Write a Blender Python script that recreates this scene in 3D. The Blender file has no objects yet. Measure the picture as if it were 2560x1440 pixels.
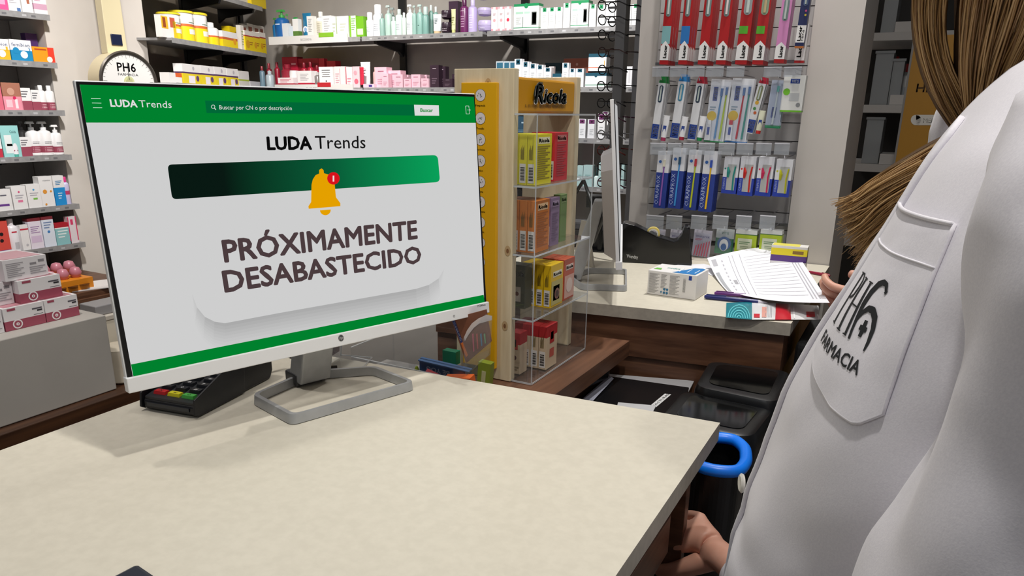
import bpy, math, random
from math import sin, cos, radians, pi, atan2, sqrt, hypot
from mathutils import Vector, Matrix
from mathutils.bvhtree import BVHTree
rnd = random.Random(7)
SC = bpy.context.scene
COL = SC.collection
V = Vector
# ------------------------------------------------------------ camera
H0 = 1.35
FPX, PX, PY = 1840.0, 1280.0, 840.0
YAW, PIT, ROL = radians(28.26), radians(16.99), radians(0.79)
fw = V((-sin(YAW)*cos(PIT), cos(YAW)*cos(PIT), -sin(PIT)))
_r = V((cos(YAW), sin(YAW), 0)); _u = _r.cross(fw)
rt = cos(ROL)*_r + sin(ROL)*_u
up = -sin(ROL)*_r + cos(ROL)*_u
CAM = V((0, 0, H0))
cd = bpy.data.cameras.new('camera'); cam = bpy.data.objects.new('camera', cd); COL.objects.link(cam)
cd.sensor_width = 36; cd.lens = 36*FPX/2560; cd.shift_y = (PY-720)/2560; cd.clip_start = 0.02
m3 = Matrix((rt, up, -fw)).transposed()
cam.matrix_world = Matrix.Translation(CAM) @ m3.to_4x4()
SC.camera = cam
SC.view_settings.view_transform = 'Standard'; SC.view_settings.look = 'None'
SC.view_settings.gamma = 1; SC.view_settings.use_curve_mapping = False
SC.view_settings.exposure = 0.0
# ------------------------------------------------------------ world and lights
w = bpy.data.worlds.new('world'); SC.world = w; w.use_nodes = True
w.node_tree.nodes['Background'].inputs[0].default_value = (0.9, 0.93, 1, 1)
w.node_tree.nodes['Background'].inputs[1].default_value = 0.08
def area(name, loc, tgt, size, power, color=(1, .95, .88), spread=180):
    l = bpy.data.lights.new(name, 'AREA'); l.energy = power; l.size = size; l.color = color; l.spread = radians(spread)
    o = bpy.data.objects.new(name, l); COL.objects.link(o); o.location = loc
    o.rotation_euler = (V(tgt)-V(loc)).to_track_quat('-Z', 'Y').to_euler(); return o
CEIL = 2.85
area('spot_light', (0.0, .50, CEIL-.06), (-.45, .72, .95), .07, 11.5, (1, .97, .92), 150)
area('spot_light', (0.50, .36, CEIL-.06), (-.30, .65, .95), .07, 4.5, (1, .97, .92), 150)
area('spot_light', (-.35, 2.0, CEIL-.06), (-.42, 1.9, .95), .08, 6, (1, .97, .93), 85)
area('spot_light', (-2.9, 2.9, CEIL-.06), (-3.7, 4.0, 1.4), .12, 17, (1, .96, .92), 95)
area('spot_light', (-1.7, 3.0, CEIL-.06), (-1.9, 4.1, 1.4), .12, 16, (1, .98, .96), 100)
area('spot_light', (-2.7, 1.9, CEIL-.06), (-4.1, 2.1, 1.3), .12, 20, (1, .97, .94), 105)
area('spot_light', (-1.2, .4, CEIL-.06), (-1.5, .8, .9), .10, 3, (1, .95, .9), 80)
area('fill_light', (-1.2, 1.2, CEIL-.05), (-1.2, 1.2, 0), 1.6, 9, (1, .97, .95))  # unseen broad area lamp added overhead as general fill
area('fill_light', (-.3, -.9, CEIL-.05), (.1, .6, 1.1), 1.0, 7, (.96, .97, 1))  # unseen cool area lamp added behind the camera to brighten the coat
# ------------------------------------------------------------ materials
def lin(c):
    if isinstance(c, str):
        c = c.lstrip('#'); c = [int(c[i:i+2], 16) for i in (0, 2, 4)]
    return tuple(((v/255)/12.92 if v <= 10 else ((v/255+.055)/1.055)**2.4) for v in c)
MATS = {}
def C(c, rough=.45, metal=0, coat=0, key=None):
    k = key or (c if isinstance(c, str) else '%d_%d_%d' % tuple(c)) + '_%g_%g_%g' % (rough, metal, coat)
    if k in MATS: return MATS[k]
    m = bpy.data.materials.new(k); m.use_nodes = True; b = m.node_tree.nodes['Principled BSDF']
    b.inputs['Base Color'].default_value = (*lin(c), 1); b.inputs['Roughness'].default_value = rough
    b.inputs['Metallic'].default_value = metal; b.inputs['Coat Weight'].default_value = coat
    MATS[k] = m; return m
def EM(c, s=1.0):
    k = 'screen_%s_%g' % (c, s)
    if k in MATS: return MATS[k]
    m = bpy.data.materials.new(k); m.use_nodes = True; b = m.node_tree.nodes['Principled BSDF']
    b.inputs['Base Color'].default_value = (0, 0, 0, 1); b.inputs['Roughness'].default_value = .5
    b.inputs['Specular IOR Level'].default_value = .0
    b.inputs['Emission Color'].default_value = (*lin(c), 1); b.inputs['Emission Strength'].default_value = s
    MATS[k] = m; return m
def nodes(m):
    nt = m.node_tree; return nt, nt.nodes, nt.links, nt.nodes['Principled BSDF']
def speckle(name, c1, c2, scale=200, rough=.5, bump=.0, detail=4, stretch=(1, 1, 1), lo=.35, hi=.65, bscale=None, dist=0.001):
    if name in MATS: return MATS[name]
    m = bpy.data.materials.new(name); m.use_nodes = True; nt, N, L, b = nodes(m)
    tc = N.new('ShaderNodeTexCoord'); mp = N.new('ShaderNodeMapping'); mp.inputs['Scale'].default_value = stretch
    no = N.new('ShaderNodeTexNoise'); no.inputs['Scale'].default_value = scale; no.inputs['Detail'].default_value = detail
    cr = N.new('ShaderNodeValToRGB'); cr.color_ramp.elements[0].position = lo; cr.color_ramp.elements[1].position = hi
    cr.color_ramp.elements[0].color = (*lin(c1), 1); cr.color_ramp.elements[1].color = (*lin(c2), 1)
    L.new(tc.outputs['Object'], mp.inputs[0]); L.new(mp.outputs[0], no.inputs['Vector']); L.new(no.outputs['Fac'], cr.inputs[0])
    L.new(cr.outputs[0], b.inputs['Base Color']); b.inputs['Roughness'].default_value = rough
    if bump:
        bp = N.new('ShaderNodeBump'); bp.inputs['Strength'].default_value = bump; bp.inputs['Distance'].default_value = dist
        n2 = no
        if bscale:
            n2 = N.new('ShaderNodeTexNoise'); n2.inputs['Scale'].default_value = bscale; n2.inputs['Detail'].default_value = 3
            L.new(mp.outputs[0], n2.inputs['Vector'])
        L.new(n2.outputs['Fac'], bp.inputs['Height']); L.new(bp.outputs[0], b.inputs['Normal'])
    MATS[name] = m; return m
def acrylic(name='clear_acrylic', tint=(.96, .97, .98), rough=.02, op=.015):
    if name in MATS: return MATS[name]
    m = bpy.data.materials.new(name); m.use_nodes = True; nt = m.node_tree; N = nt.nodes; L = nt.links; N.clear()
    out = N.new('ShaderNodeOutputMaterial'); tr = N.new('ShaderNodeBsdfTransparent'); tr.inputs[0].default_value = (*tint, 1)
    gl = N.new('ShaderNodeBsdfGlossy'); gl.inputs['Roughness'].default_value = rough
    df = N.new('ShaderNodeBsdfDiffuse'); df.inputs[0].default_value = (.75, .78, .8, 1)
    fr = N.new('ShaderNodeFresnel'); fr.inputs[0].default_value = 1.45
    m1 = N.new('ShaderNodeMixShader'); m2 = N.new('ShaderNodeMixShader'); m1.inputs[0].default_value = op
    L.new(tr.outputs[0], m1.inputs[1]); L.new(df.outputs[0], m1.inputs[2])
    ge = N.new('ShaderNodeNewGeometry'); mu = N.new('ShaderNodeMath'); mu.operation = 'MULTIPLY'; sb_ = N.new('ShaderNodeMath'); sb_.operation = 'SUBTRACT'; sb_.inputs[0].default_value = 1
    L.new(ge.outputs['Backfacing'], sb_.inputs[1]); L.new(fr.outputs[0], mu.inputs[0]); L.new(sb_.outputs[0], mu.inputs[1])
    L.new(mu.outputs[0], m2.inputs[0]); L.new(m1.outputs[0], m2.inputs[1]); L.new(gl.outputs[0], m2.inputs[2])
    L.new(m2.outputs[0], out.inputs[0]); MATS[name] = m; return m
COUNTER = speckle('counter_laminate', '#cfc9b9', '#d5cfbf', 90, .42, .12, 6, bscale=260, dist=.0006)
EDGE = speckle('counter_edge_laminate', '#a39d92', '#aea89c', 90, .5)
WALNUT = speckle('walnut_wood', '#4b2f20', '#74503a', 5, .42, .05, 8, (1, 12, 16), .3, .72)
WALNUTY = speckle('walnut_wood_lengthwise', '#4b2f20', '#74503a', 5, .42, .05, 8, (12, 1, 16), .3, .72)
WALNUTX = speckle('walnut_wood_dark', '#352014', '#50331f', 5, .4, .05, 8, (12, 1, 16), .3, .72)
PINE = speckle('pine_wood', '#cdbb97', '#e0d2b3', 14, .55, .08, 6, (6, 6, .6), .3, .7)
PLASTER = speckle('wall_paint', '#cfc8c1', '#d6d0c9', 3, .7, .02)
GREYWALL = speckle('grey_wall_panel', '#a29c95', '#aba59e', 4, .36)
CONCRETE = speckle('grey_concrete_laminate', '#a09c96', '#aeaaa4', 3, .6, .03, 8)
FLOOR = speckle('floor_tile', '#807b75', '#86817b', 4, .4)
SHELF = speckle('shelf_metal', '#8c8b8b', '#9b9a9a', 30, .4)
PANELG = speckle('slat_panel_grey', '#a5a3a2', '#b0aead', 6, .5)
BLACK = C('#0c0c0e', .35); GLOSSB = C('#060607', .12, 0, .4); WHITE = C('#e9e7e4', .45)
ACR = acrylic()
ACRE = acrylic('acrylic_edge', (.8, .83, .85), .1, .55)
BLISTER = acrylic('blister_plastic', (.95, .96, .98), .08, .05)
FROST = acrylic('frosted_plastic', (.75, .77, .78), .25, .4)
HOLD = acrylic('price_holder_plastic', (.86, .88, .92), .1, .22)
# ------------------------------------------------------------ pixel helpers
def ray(x, y): return fw + rt*((x-PX)/FPX) - up*((y-PY)/FPX)
def onz(x, y, z):
    d = ray(x, y); return CAM + d*((z-H0)/d.z)
def onx(x, y, X):
    d = ray(x, y); return CAM + d*(X/d.x)
def ony(x, y, Y):
    d = ray(x, y); return CAM + d*(Y/d.y)
def onp(x, y, p, n):
    d = ray(x, y); return CAM + d*((p-CAM).dot(n)/d.dot(n))
# ------------------------------------------------------------ mesh builder
TXT = {}
def glyphs(s, bold=0.0, res=2):
    k = (s, bold)
    if k in TXT: return TXT[k]
    cu = bpy.data.curves.new('t', 'FONT'); cu.body = s; cu.size = 1; cu.resolution_u = res; cu.fill_mode = 'FRONT'
    o = bpy.data.objects.new('t', cu); COL.objects.link(o)
    dg = bpy.context.evaluated_depsgraph_get(); dg.update()
    me = bpy.data.meshes.new_from_object(o.evaluated_get(dg))
    vs = [(v.co.x, v.co.y) for v in me.vertices]; fs = [tuple(p.vertices) for p in me.polygons]
    bpy.data.objects.remove(o); bpy.data.curves.remove(cu); bpy.data.meshes.remove(me)
    if bold:
        k8 = 8 if bold > .02 else 4; b0, f0 = vs, fs; vs, fs = [], []
        for j in range(k8+1):
            r_ = 0 if j == k8 else bold; a_ = 2*pi*j/k8; o_ = len(vs)
            vs += [(x+r_*cos(a_), y+r_*sin(a_)) for x, y in b0]; fs += [tuple(o_+i for i in f) for f in f0]
    bs = b0 if bold else vs; x0 = min(v[0] for v in bs); x1 = max(v[0] for v in bs); CAPH = .729
    r = ([((a-x0)/(x1-x0), b/CAPH) for a, b in vs], fs, (x1-x0)/CAPH)
    TXT[k] = r; return r
class M:
    def __init__(s): s.v = []; s.f = []; s.m = []; s.mats = []; s.T = None
    def mi(s, m):
        if m not in s.mats: s.mats.append(m)
        return s.mats.index(m)
    def add(s, vs, fs, m):
        b = len(s.v); T = s.T
        s.v += [tuple(T @ V(p)) for p in vs] if T is not None else [tuple(p) for p in vs]
        i = s.mi(m)
        for f in fs: s.f.append(tuple(b+k for k in f)); s.m.append(i)
        return s
    def box(s, a, b, m, tz=0, ty=0):
        x0, y0, z0 = a; x1, y1, z1 = b
        vs = [(x0, y0, z0), (x1, y0, z0), (x1, y1, z0), (x0, y1, z0), (x0+tz, y0+ty, z1), (x1-tz, y0+ty, z1), (x1-tz, y1-ty, z1), (x0+tz, y1-ty, z1)]
        return s.add(vs, [(3, 2, 1, 0), (4, 5, 6, 7), (0, 1, 5, 4), (1, 2, 6, 5), (2, 3, 7, 6), (3, 0, 4, 7)], m)
    def quad(s, p, m): return s.add(p, [tuple(range(len(p)))], m)
    def prism(s, poly, a, m, sm=None):
        # extrude a list of 3D points by vector a
        n = len(poly); a = V(a); vs = [V(p) for p in poly] + [V(p)+a for p in poly]
        s.add(vs, [tuple(range(n))[::-1], tuple(range(n, 2*n))], m)
        b = len(s.v)-2*n; i = s.mi(sm or m)
        for k in range(n): s.f.append((b+k, b+(k+1) % n, b+n+(k+1) % n, b+n+k)); s.m.append(i)
        return s
    def lathe(s, prof, m, seg=16, c=(0, 0, 0), mats=None, sy=1.0):
        vs = []; n = len(prof)
        for r, z in prof:
            for k in range(seg):
                t = 2*pi*k/seg; vs.append((c[0]+r*cos(t), c[1]+sy*r*sin(t), c[2]+z))
        b = len(s.v); s.add(vs, [], m)
        for j in range(n-1):
            i = s.mi(mats[j] if mats else m)
            for k in range(seg):
                s.f.append((b+j*seg+k, b+j*seg+(k+1) % seg, b+(j+1)*seg+(k+1) % seg, b+(j+1)*seg+k)); s.m.append(i)
        s.f.append(tuple(b+k for k in range(seg))[::-1]); s.m.append(s.mi(mats[0] if mats else m))
        s.f.append(tuple(b+(n-1)*seg+k for k in range(seg))); s.m.append(s.mi(mats[-1] if mats else m))
        return s
    def tube(s, pts, r, m, seg=8, closed=False, cap=True):
        pts = [V(p) for p in pts]; n = len(pts); rs = r if isinstance(r, (list, tuple)) else [r]*n
        vs = []; prev = None
        for i, p in enumerate(pts):
            a = pts[i-1] if (i > 0 or closed) else p; c = pts[(i+1) % n] if (i < n-1 or closed) else p
            t = (c-a).normalized() if (c-a).length > 1e-9 else V((0, 0, 1))
            if prev is None:
                q = V((0, 0, 1)) if abs(t.z) < .9 else V((1, 0, 0)); u = t.cross(q).normalized()
            else: u = (prev - t*prev.dot(t)).normalized()
            prev = u; w_ = t.cross(u)
            for k in range(seg):
                an = 2*pi*k/seg; vs.append(p+(u*cos(an)+w_*sin(an))*rs[i])
        b = len(s.v); s.add(vs, [], m); im = s.mi(m)
        for j in range(n if closed else n-1):
            j2 = (j+1) % n
            for k in range(seg): s.f.append((b+j*seg+k, b+j*seg+(k+1) % seg, b+j2*seg+(k+1) % seg, b+j2*seg+k)); s.m.append(im)
        if not closed and cap:
            s.f.append(tuple(b+k for k in range(seg))[::-1]); s.m.append(im)
            s.f.append(tuple(b+(n-1)*seg+k for k in range(seg))); s.m.append(im)
        return s
    def grid(s, fn, nu, nv, m, wrap=False):
        vs = [fn(i/nu, j/nv) for j in range(nv+1) for i in range(nu+(0 if wrap else 1))]
        W = nu if wrap else nu+1; fs = []
        for j in range(nv):
            for i in range(nu):
                i2 = (i+1) % W if wrap else i+1
                fs.append((j*W+i, j*W+i2, (j+1)*W+i2, (j+1)*W+i))
        return s.add(vs, fs, m)
    def text(s, t, fn, m, bold=0.0, res=2):
        g = glyphs(t, bold, res); return s.add([fn(u, v) for u, v in g[0]], g[1], m)
    def textq(s, t, q, m, bold=0.0, off=(0, 0, 0), res=2):
        # q: BL, BR, TR, TL points; baseline to cap height
        a, b, c, d = [V(p) for p in q]; off = V(off)
        return s.text(t, lambda u, v: (a*(1-u)+b*u)*(1-v)+(d*(1-u)+c*u)*v+off, m, bold, res)
    def build(s, name, parent=None, smooth=False, bev=0, seg=2, label=None, sub=0, ang=35):
        me = bpy.data.meshes.new(name); me.from_pydata(s.v, [], s.f); me.update()
        for mm in s.mats: me.materials.append(mm)
        me.polygons.foreach_set('material_index', s.m)
        if smooth: me.polygons.foreach_set('use_smooth', [True]*len(s.f))
        o = bpy.data.objects.new(name, me); COL.objects.link(o)
        if smooth == 'auto' or (smooth and ang): me.set_sharp_from_angle(angle=radians(ang)) 
        if bev:
            b = o.modifiers.new('bevel', 'BEVEL'); b.width = bev; b.segments = seg; b.limit_method = 'ANGLE'; b.angle_limit = radians(40)
        if sub:
            b = o.modifiers.new('sub', 'SUBSURF'); b.levels = sub; b.render_levels = sub
        if parent: o.parent = parent
        if label: o['label'] = label
        return o
def tag(o, label, cat, group=None):
    o['label'] = label; o['category'] = cat
    if group: o['group'] = group
    return o
def thing(name, label, cat, loc=(0, 0, 0), rz=0, group=None):
    o = bpy.data.objects.new(name, None); COL.objects.link(o); o.location = loc; o.rotation_euler = (0, 0, rz); o.empty_display_size = .02
    return tag(o, label, cat, group)
def struct(o): o['kind'] = 'structure'; return o
def setloc(o, loc, rz=0): o.location = loc; o.rotation_euler = (0, 0, rz); return o
ORD = ['first', 'second', 'third', 'fourth', 'fifth', 'sixth', 'seventh', 'eighth', 'ninth', 'tenth', 'eleventh', 'twelfth', 'thirteenth']
# ------------------------------------------------------------ room shell
CT = .95            # counter top height
struct(M().box((-4.95, -1.2, -.1), (2.2, 4.95, 0), FLOOR).build('floor'))
struct(M().box((-4.95, -1.2, CEIL), (2.2, 4.95, CEIL+.1), C('#e6e3de', .8)).build('ceiling'))
struct(M().box((-4.8, 4.5, 0), (2.2, 4.95, CEIL), GREYWALL).build('wall_back'))
struct(M().box((-4.95, -1.2, 0), (-4.5, 3.1, CEIL), GREYWALL).build('wall_left'))
struct(M().box((-5.4, 3.1, 0), (-5.2, 4.95, CEIL), GREYWALL).build('wall_left'))
struct(M().box((-5.2, 4.5, 0), (-4.8, 4.95, CEIL), GREYWALL).build('wall_back'))
struct(M().box((-4.5, 2.5, 0), (-4.17, 3.1, CEIL), PLASTER).build('wall_column'))
# slanted wall behind the corner shelving
A0 = V((-3.96, 3.115, 0)); A1 = V((-4.395, 4.27, 0)); dA = (A1-A0).normalized(); nA = V((dA.y, -dA.x, 0))
b0 = A0-nA*.40+dA*.13; b1 = A1-nA*.40+dA*.35
m = M().prism([b0, b1, b1-nA*.1, b0-nA*.1], (0, 0, CEIL), speckle('brown_grey_panel', '#6d6457', '#766d60', 4, .5)); struct(m.build('wall_corner'))
# toothbrush wall and pillar
PY0 = 2.25
struct(M().box((-.80, 2.272, 0), (-.30, 2.40, CEIL), speckle('panel_paint', '#b9b4b0', '#c0bbb6', 3, .6)).build('wall_partition'))
struct(M().box((-.303, 2.2, 0), (-.182, 2.62, CEIL), speckle('pillar_paint', '#c3bdb7', '#cac4be', 3, .6)).build('wall_pillar'))
# slatted grey inlay on the partition
m = M()
for k in range(26):
    z = .98+k*.05; m.box((-.735, 2.255, z), (-.305, 2.27, z+.0475), PANELG)
m.box((-.735, 2.264, .97), (-.305, 2.2705, 2.3), C('#6f6d6c', .6))
tag(m.build('slatwall_panel'), 'grey slatted display panel carrying hooks of toothbrushes beside the pale pillar', 'display panel')
# ------------------------------------------------------------ near counter
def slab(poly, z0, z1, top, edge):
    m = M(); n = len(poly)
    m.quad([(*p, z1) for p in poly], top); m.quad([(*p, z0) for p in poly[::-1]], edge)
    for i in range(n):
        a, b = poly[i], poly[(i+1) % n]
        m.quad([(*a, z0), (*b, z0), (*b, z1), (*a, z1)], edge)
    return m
nc = thing('service_counter', 'cream topped service counter in front, carrying the large monitor', 'counter', (-.55, .4, 0))
def wm(o): o.update_tag(); return Matrix.Translation(o.location) @ o.rotation_euler.to_matrix().to_4x4()
def MI(o):
    m = M(); m.T = wm(o).inverted(); return m
def poly_mesh(o, poly, z0, z1, top, edge):
    m = slab(poly, z0, z1, top, edge); T = wm(o).inverted(); m.v = [tuple(T @ V(p)) for p in m.v]; return m
NP = [(-.925, -.5), (-.186, -.5), (-.186, .945), (-.925, .884)]
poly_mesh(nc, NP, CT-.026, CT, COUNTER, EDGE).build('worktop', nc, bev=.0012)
m = MI(nc); m.box((-.90, -.45, 0), (-.26, .80, CT-.15), WALNUTY); m.build('cabinet_body', nc)
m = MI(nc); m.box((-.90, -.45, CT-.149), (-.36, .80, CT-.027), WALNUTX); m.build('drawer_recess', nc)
m = MI(nc); m.box((-.243, -.40, CT-.145), (-.212, .83, CT-.088), WALNUTY); m.build('drawer', nc, bev=.002, label='walnut drawer slightly pulled out under the counter edge')
m = MI(nc); m.box((-.236, .868, .10), (-.204, .886, CT-.027), WALNUT); m.build('side_post', nc, bev=.001)
m = MI(nc); m.box((-.242, .81, CT-.075), (-.215, .866, CT-.027), C('#c9c6c2', .4)); m.lathe([(.006, 0), (.006, .003)], BLACK, 10, (-.2135, .838, CT-.05)); m.build('bracket', nc, bev=.003, label='white corner bracket with a dark hole')
# ------------------------------------------------------------ far counter
FD = V((.992, .132)).normalized(); FR = V((-.180, 1.516))
def fp(s, back=0): p = FR - FD*s + V((-FD.y, FD.x))*back; return (p.x, p.y)
fc = thing('rear_counter', 'cream topped counter behind with walnut front, carrying tape dispenser and second monitor', 'counter', (-.5, 1.8, 0))
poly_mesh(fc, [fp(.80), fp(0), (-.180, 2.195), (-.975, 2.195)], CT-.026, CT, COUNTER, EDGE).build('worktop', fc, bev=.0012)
poly_mesh(fc, [fp(.80, .012), fp(.01, .012), (-.19, 2.19), (-.97, 2.19)], .835, CT-.027, WALNUT, WALNUT).build('front_panel', fc)
poly_mesh(fc, [fp(.80, .02), fp(.02, .02), (-.2, 2.15), (-.96, 2.15)], .05, .832, WALNUT, WALNUT).build('lower_panel', fc)
# ledge joining the counters
LZ = .88
lg = thing('connecting_ledge', 'low walnut ledge joining the two counters, sweet stand on it', 'ledge', (-.7, 1.15, 0))
poly_mesh(lg, [(-.716, .915), (-.50, .93), (-.494, 1.455), (-.716, 1.435)], LZ-.034, LZ, WALNUTY, WALNUTY).build('ledge_top', lg, bev=.001)
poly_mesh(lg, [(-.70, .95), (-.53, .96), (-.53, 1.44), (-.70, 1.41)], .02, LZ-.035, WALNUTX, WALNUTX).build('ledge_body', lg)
gs = slab([(-.865, .90), (-.718, .912), (-.718, 1.10), (-.865, 1.09)], LZ-.03, LZ, C('#8f8b86', .5), C('#8f8b86', .5)).build('side_shelf'); tag(gs, 'small grey side shelf under the clear sample bin', 'shelf')
M().box((-.85, .93, .001), (-.73, 1.07, LZ-.031), C('#8f8b86', .5)).build('shelf_support', gs)
# tray shelf under the gap
UZ = .79
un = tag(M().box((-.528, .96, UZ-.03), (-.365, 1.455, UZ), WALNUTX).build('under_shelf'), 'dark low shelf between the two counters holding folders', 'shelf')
M().box((-.5, 1.0, 0), (-.38, 1.42, UZ-.031), WALNUTX).build('shelf_support', un)
# ------------------------------------------------------------ left plinth with concrete block
pl = tag(M().box((-2.2, -.6, 0), (-1.468, 1.2, .745), WALNUTX).build('display_plinth', bev=.002), 'dark walnut display plinth left of the counter under the grey block', 'plinth')
cb = M().box((-1.86, -.6, .746), (-1.5, .933, .917), CONCRETE).build('display_block', bev=.002)
tag(cb, 'grey concrete-look display block holding the stacked medicine cartons', 'display block')
# wooden drawers under the left shelving
dr = thing('drawer_cabinet', 'walnut drawer cabinet under the left shelves', 'cabinet', (-3.85, 1.8, 0))
m = MI(dr); m.box((-4.45, .2, .02), (-3.62, 2.48, .445), WALNUTY); m.build('body', dr, bev=.002)
for k, (z0, z1) in enumerate(((.245, .415), (.05, .235))):
    for y0 in (.25, 1.37):
        m = MI(dr); m.box((-3.618, y0, z0), (-3.60, y0+1.09, z1), WALNUTY); m.build('drawer', dr, bev=.002)
# ------------------------------------------------------------ monitors
SILV = speckle('brushed_aluminium', '#a9abad', '#b3b5b7', 40, .36); SILV.node_tree.nodes['Principled BSDF'].inputs['Metallic'].default_value = .35
MW = C('#eeeff1', .38); MBLK = C('#0a0a0b', .3)
def round_poly(pts, r, n=5):
    out = []
    for i, p in enumerate(pts):
        p = V(p); a = (V(pts[i-1])-p); b = (V(pts[(i+1) % len(pts)])-p); ra = min(r, a.length*.45, b.length*.45)
        p0 = p+a.normalized()*ra; p1 = p+b.normalized()*ra
        for k in range(n+1):
            t = k/n; out.append(p0*(1-t)**2+p*2*t*(1-t)+p1*t*t)
    return out
def monitor(label, loc, rz, screen):
    t = thing('computer_monitor', label, 'monitor', loc, rz)
    # stand base: a band ring
    pts = round_poly([(-.100, 0), (.100, 0), (.094, .098), (0, .150), (-.106, .108)], .012)
    m = M(); n = len(pts); c = V((0, .065))
    inn = [p+(c-p).normalized()*.0085 for p in pts]
    rings = [[(p.x, p.y, .0005) for p in pts], [(p.x+(c.x-p.x)*.012, p.y+(c.y-p.y)*.012, .0125) for p in pts], [(p.x, p.y, .0140) for p in [q+(c-q).normalized()*.002 for q in pts]], [(p.x, p.y, .0140) for p in inn], [(p.x, p.y, .0005) for p in inn]]
    vs = sum(rings, []); fs = []
    for j in range(5):
        for i in range(n): fs.append((j*n+i, j*n+(i+1) % n, ((j+1) % 5)*n+(i+1) % n, ((j+1) % 5)*n+i))
    m.add(vs, fs, SILV); m.build('stand_base', t, smooth=True, ang=40)
    m = M(); m.prism([(-.028, .112, .006), (-.028, .150, .006), (-.028, .088, .20), (-.028, .062, .20), (-.028, .088, .09)], (.050, 0, 0), SILV); m.box((-.030, .122, .001), (.022, .158, .02), C('#3a3b3d', .4))
    m.build('stand_neck', t, bev=.003)
    # head
    tl = radians(5.1); hx = -.012; hc = V((hx, .035, .264)); U = V((0, sin(tl), cos(tl))); Nn = V((0, -cos(tl), sin(tl))); X = V((1, 0, 0))
    def P(u, v, d=0): return hc+X*u+U*v+Nn*d
    W, Hh = .269, .1595
    m = M()
    a, b = [P(-W, -Hh), P(W, -Hh), P(W, Hh), P(-W, Hh)], None
    m.prism([P(-W-.0015, -Hh-.016, -.0015), P(W+.0015, -Hh-.016, -.0015), P(W+.0015, Hh+.0015, -.0015), P(-W-.0015, Hh+.0015, -.0015)], Nn*-.0075, MW); m.build('rear_shell', t, bev=.001)
    m = M(); m.prism([P(-.16, -.145, -.009), P(.16, -.145, -.009), P(.16, .05, -.009), P(-.16, .05, -.009)], Nn*-.002, MW)
    hump = [(-.165, -.178), (.165, -.178), (.165, .02), (.13, .055), (-.13, .055), (-.165, .02)]
    q = [P(x, y, -.009) for x, y in hump]; q2 = [P(x*.9, y*.9-.003, -.036) for x, y in hump]
    m.add(q+q2, [tuple(range(6)), tuple(range(11, 5, -1))]+[(i, (i+1) % 6, 6+(i+1) % 6, 6+i) for i in range(6)], C('#cfcdd0', .5)); m.build('rear_housing', t, bev=.004)
    m = M(); m.prism([P(-W, -Hh, 0), P(W, -Hh, 0), P(W, Hh, 0), P(-W, Hh, 0)], Nn*-.0018, MBLK); m.build('bezel', t)
    m = M(); m.prism([P(-W-.0025, -Hh-.0175, .004), P(W+.0025, -Hh-.0175, .004), P(W+.0025, -Hh+.0005, .004), P(-W-.0025, -Hh+.0005, .004)], Nn*-.014, MW)
    ch = m.build('chin', t, bev=.0012)
    if not screen:
        m = M(); m.prism([P(-W+.006, -Hh+.003, .0004), P(W-.006, -Hh+.003, .0004), P(W-.006, Hh-.007, .0004), P(-W+.006, Hh-.007, .0004)], Nn*-.0004, EM('#cdcdcd', .8)); m.build('screen', t)
        return t, P, Nn, ch
    return t, P, Nn, ch
mon, MP, MN, chin = monitor('large monitor in front with silver stand, green and grey pharmacy web page lit', (-.643, .742, CT+.0005), radians(71.5), True)
Wm = wm(mon); Nw = (Wm.to_3x3() @ MN)
g0 = Wm @ MP(0, 0, .0)
TI = Wm.inverted()
def sp(x, y, d=.0003): return onp(x, y, g0, Nw)+Nw*d
GREY = '#cecece'
m = M(); m.T = TI
L1, L2, L3, L4 = .0003, .0005, .0007, .0009
def sq(pts, mt, d): m.quad([sp(x, y, d) for x, y in pts], mt)
sq([(199, 212), (215, 306), (332, 941), (1210.5, 757), (1189, 307), (1184, 242)][::1], EM(GREY), L1)
sq([(199, 211.5), (215, 306.5), (1189, 307), (1184, 242)], EM('#00802e'), L2)
sq([(327, 911), (333, 941), (1211, 757), (1208.5, 737)], EM('#00802e'), L3)
# card drop shadow drawn on the page
edge = [(480, 735), (492, 768), (512, 792), (536, 804), (562, 808), (700, 782), (1040, 722), (1072, 712), (1096, 696), (1110, 672)]
nl = 9
for k in range(nl):
    t0, t1 = k/nl, (k+1)/nl; g = int(170+(206-170)*(1-(1-t0)**1.4)); out0, out1 = [], []
    for i, (x, y) in enumerate(edge):
        f = sin(pi*i/(len(edge)-1))**.5; dx, dy = (10*(i-4.5)/4.5*f, 72*f); out0.append((x+dx*t0, y+dy*t0)); out1.append((x+dx*t1, y+dy*t1))
    for i in range(len(edge)-1):
        f = sin(pi*(i+.5)/(len(edge)-1)); gg = int(206-(206-g)*f**.8); h_ = '#%02x%02x%02x' % (gg, gg, gg)
        sq([out0[i], out1[i], out1[i+1], out0[i+1]], EM(h_), .0004)
for a, b in (((227, 246), (251, 246.3)), ((229.5, 257.5), (253, 258)), ((232, 269), (255, 269.3))):
    sq([(a[0], a[1]-.7), (a[0], a[1]+.9), (b[0], b[1]+.9), (b[0], b[1]-.7)], EM('#b9dcc4'), L3)
def st(s, BL, BR, TR, TL, col, bold=0, d=L4): m.textq(s, [sp(*p, d) for p in (BL, BR, TR, TL)], EM(col), bold)
st('LUDA', (277, 266.5), (343, 268), (340, 250), (273.5, 248), '#dcdcdc', .035)
st('Trends', (348, 268), (429, 270), (427, 252), (345, 249.5), '#dcdcdc')
sq([(512, 251.5), (516, 282.5), (1036, 289), (1034, 262)], EM('#006837'), L3)
sq([(1034, 262), (1036, 289), (1097, 289.5), (1096, 263.5)], EM('#dadada'), L4)
st('Buscar', (1050, 279.5), (1081, 280), (1081, 271), (1050, 270.5), '#008a35', .03, .0011)
st('Buscar por CN o por descripción', (548, 273.5), (729, 275.5), (728, 265), (547, 262.5), '#dcdcdc', 0, L4)
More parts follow.
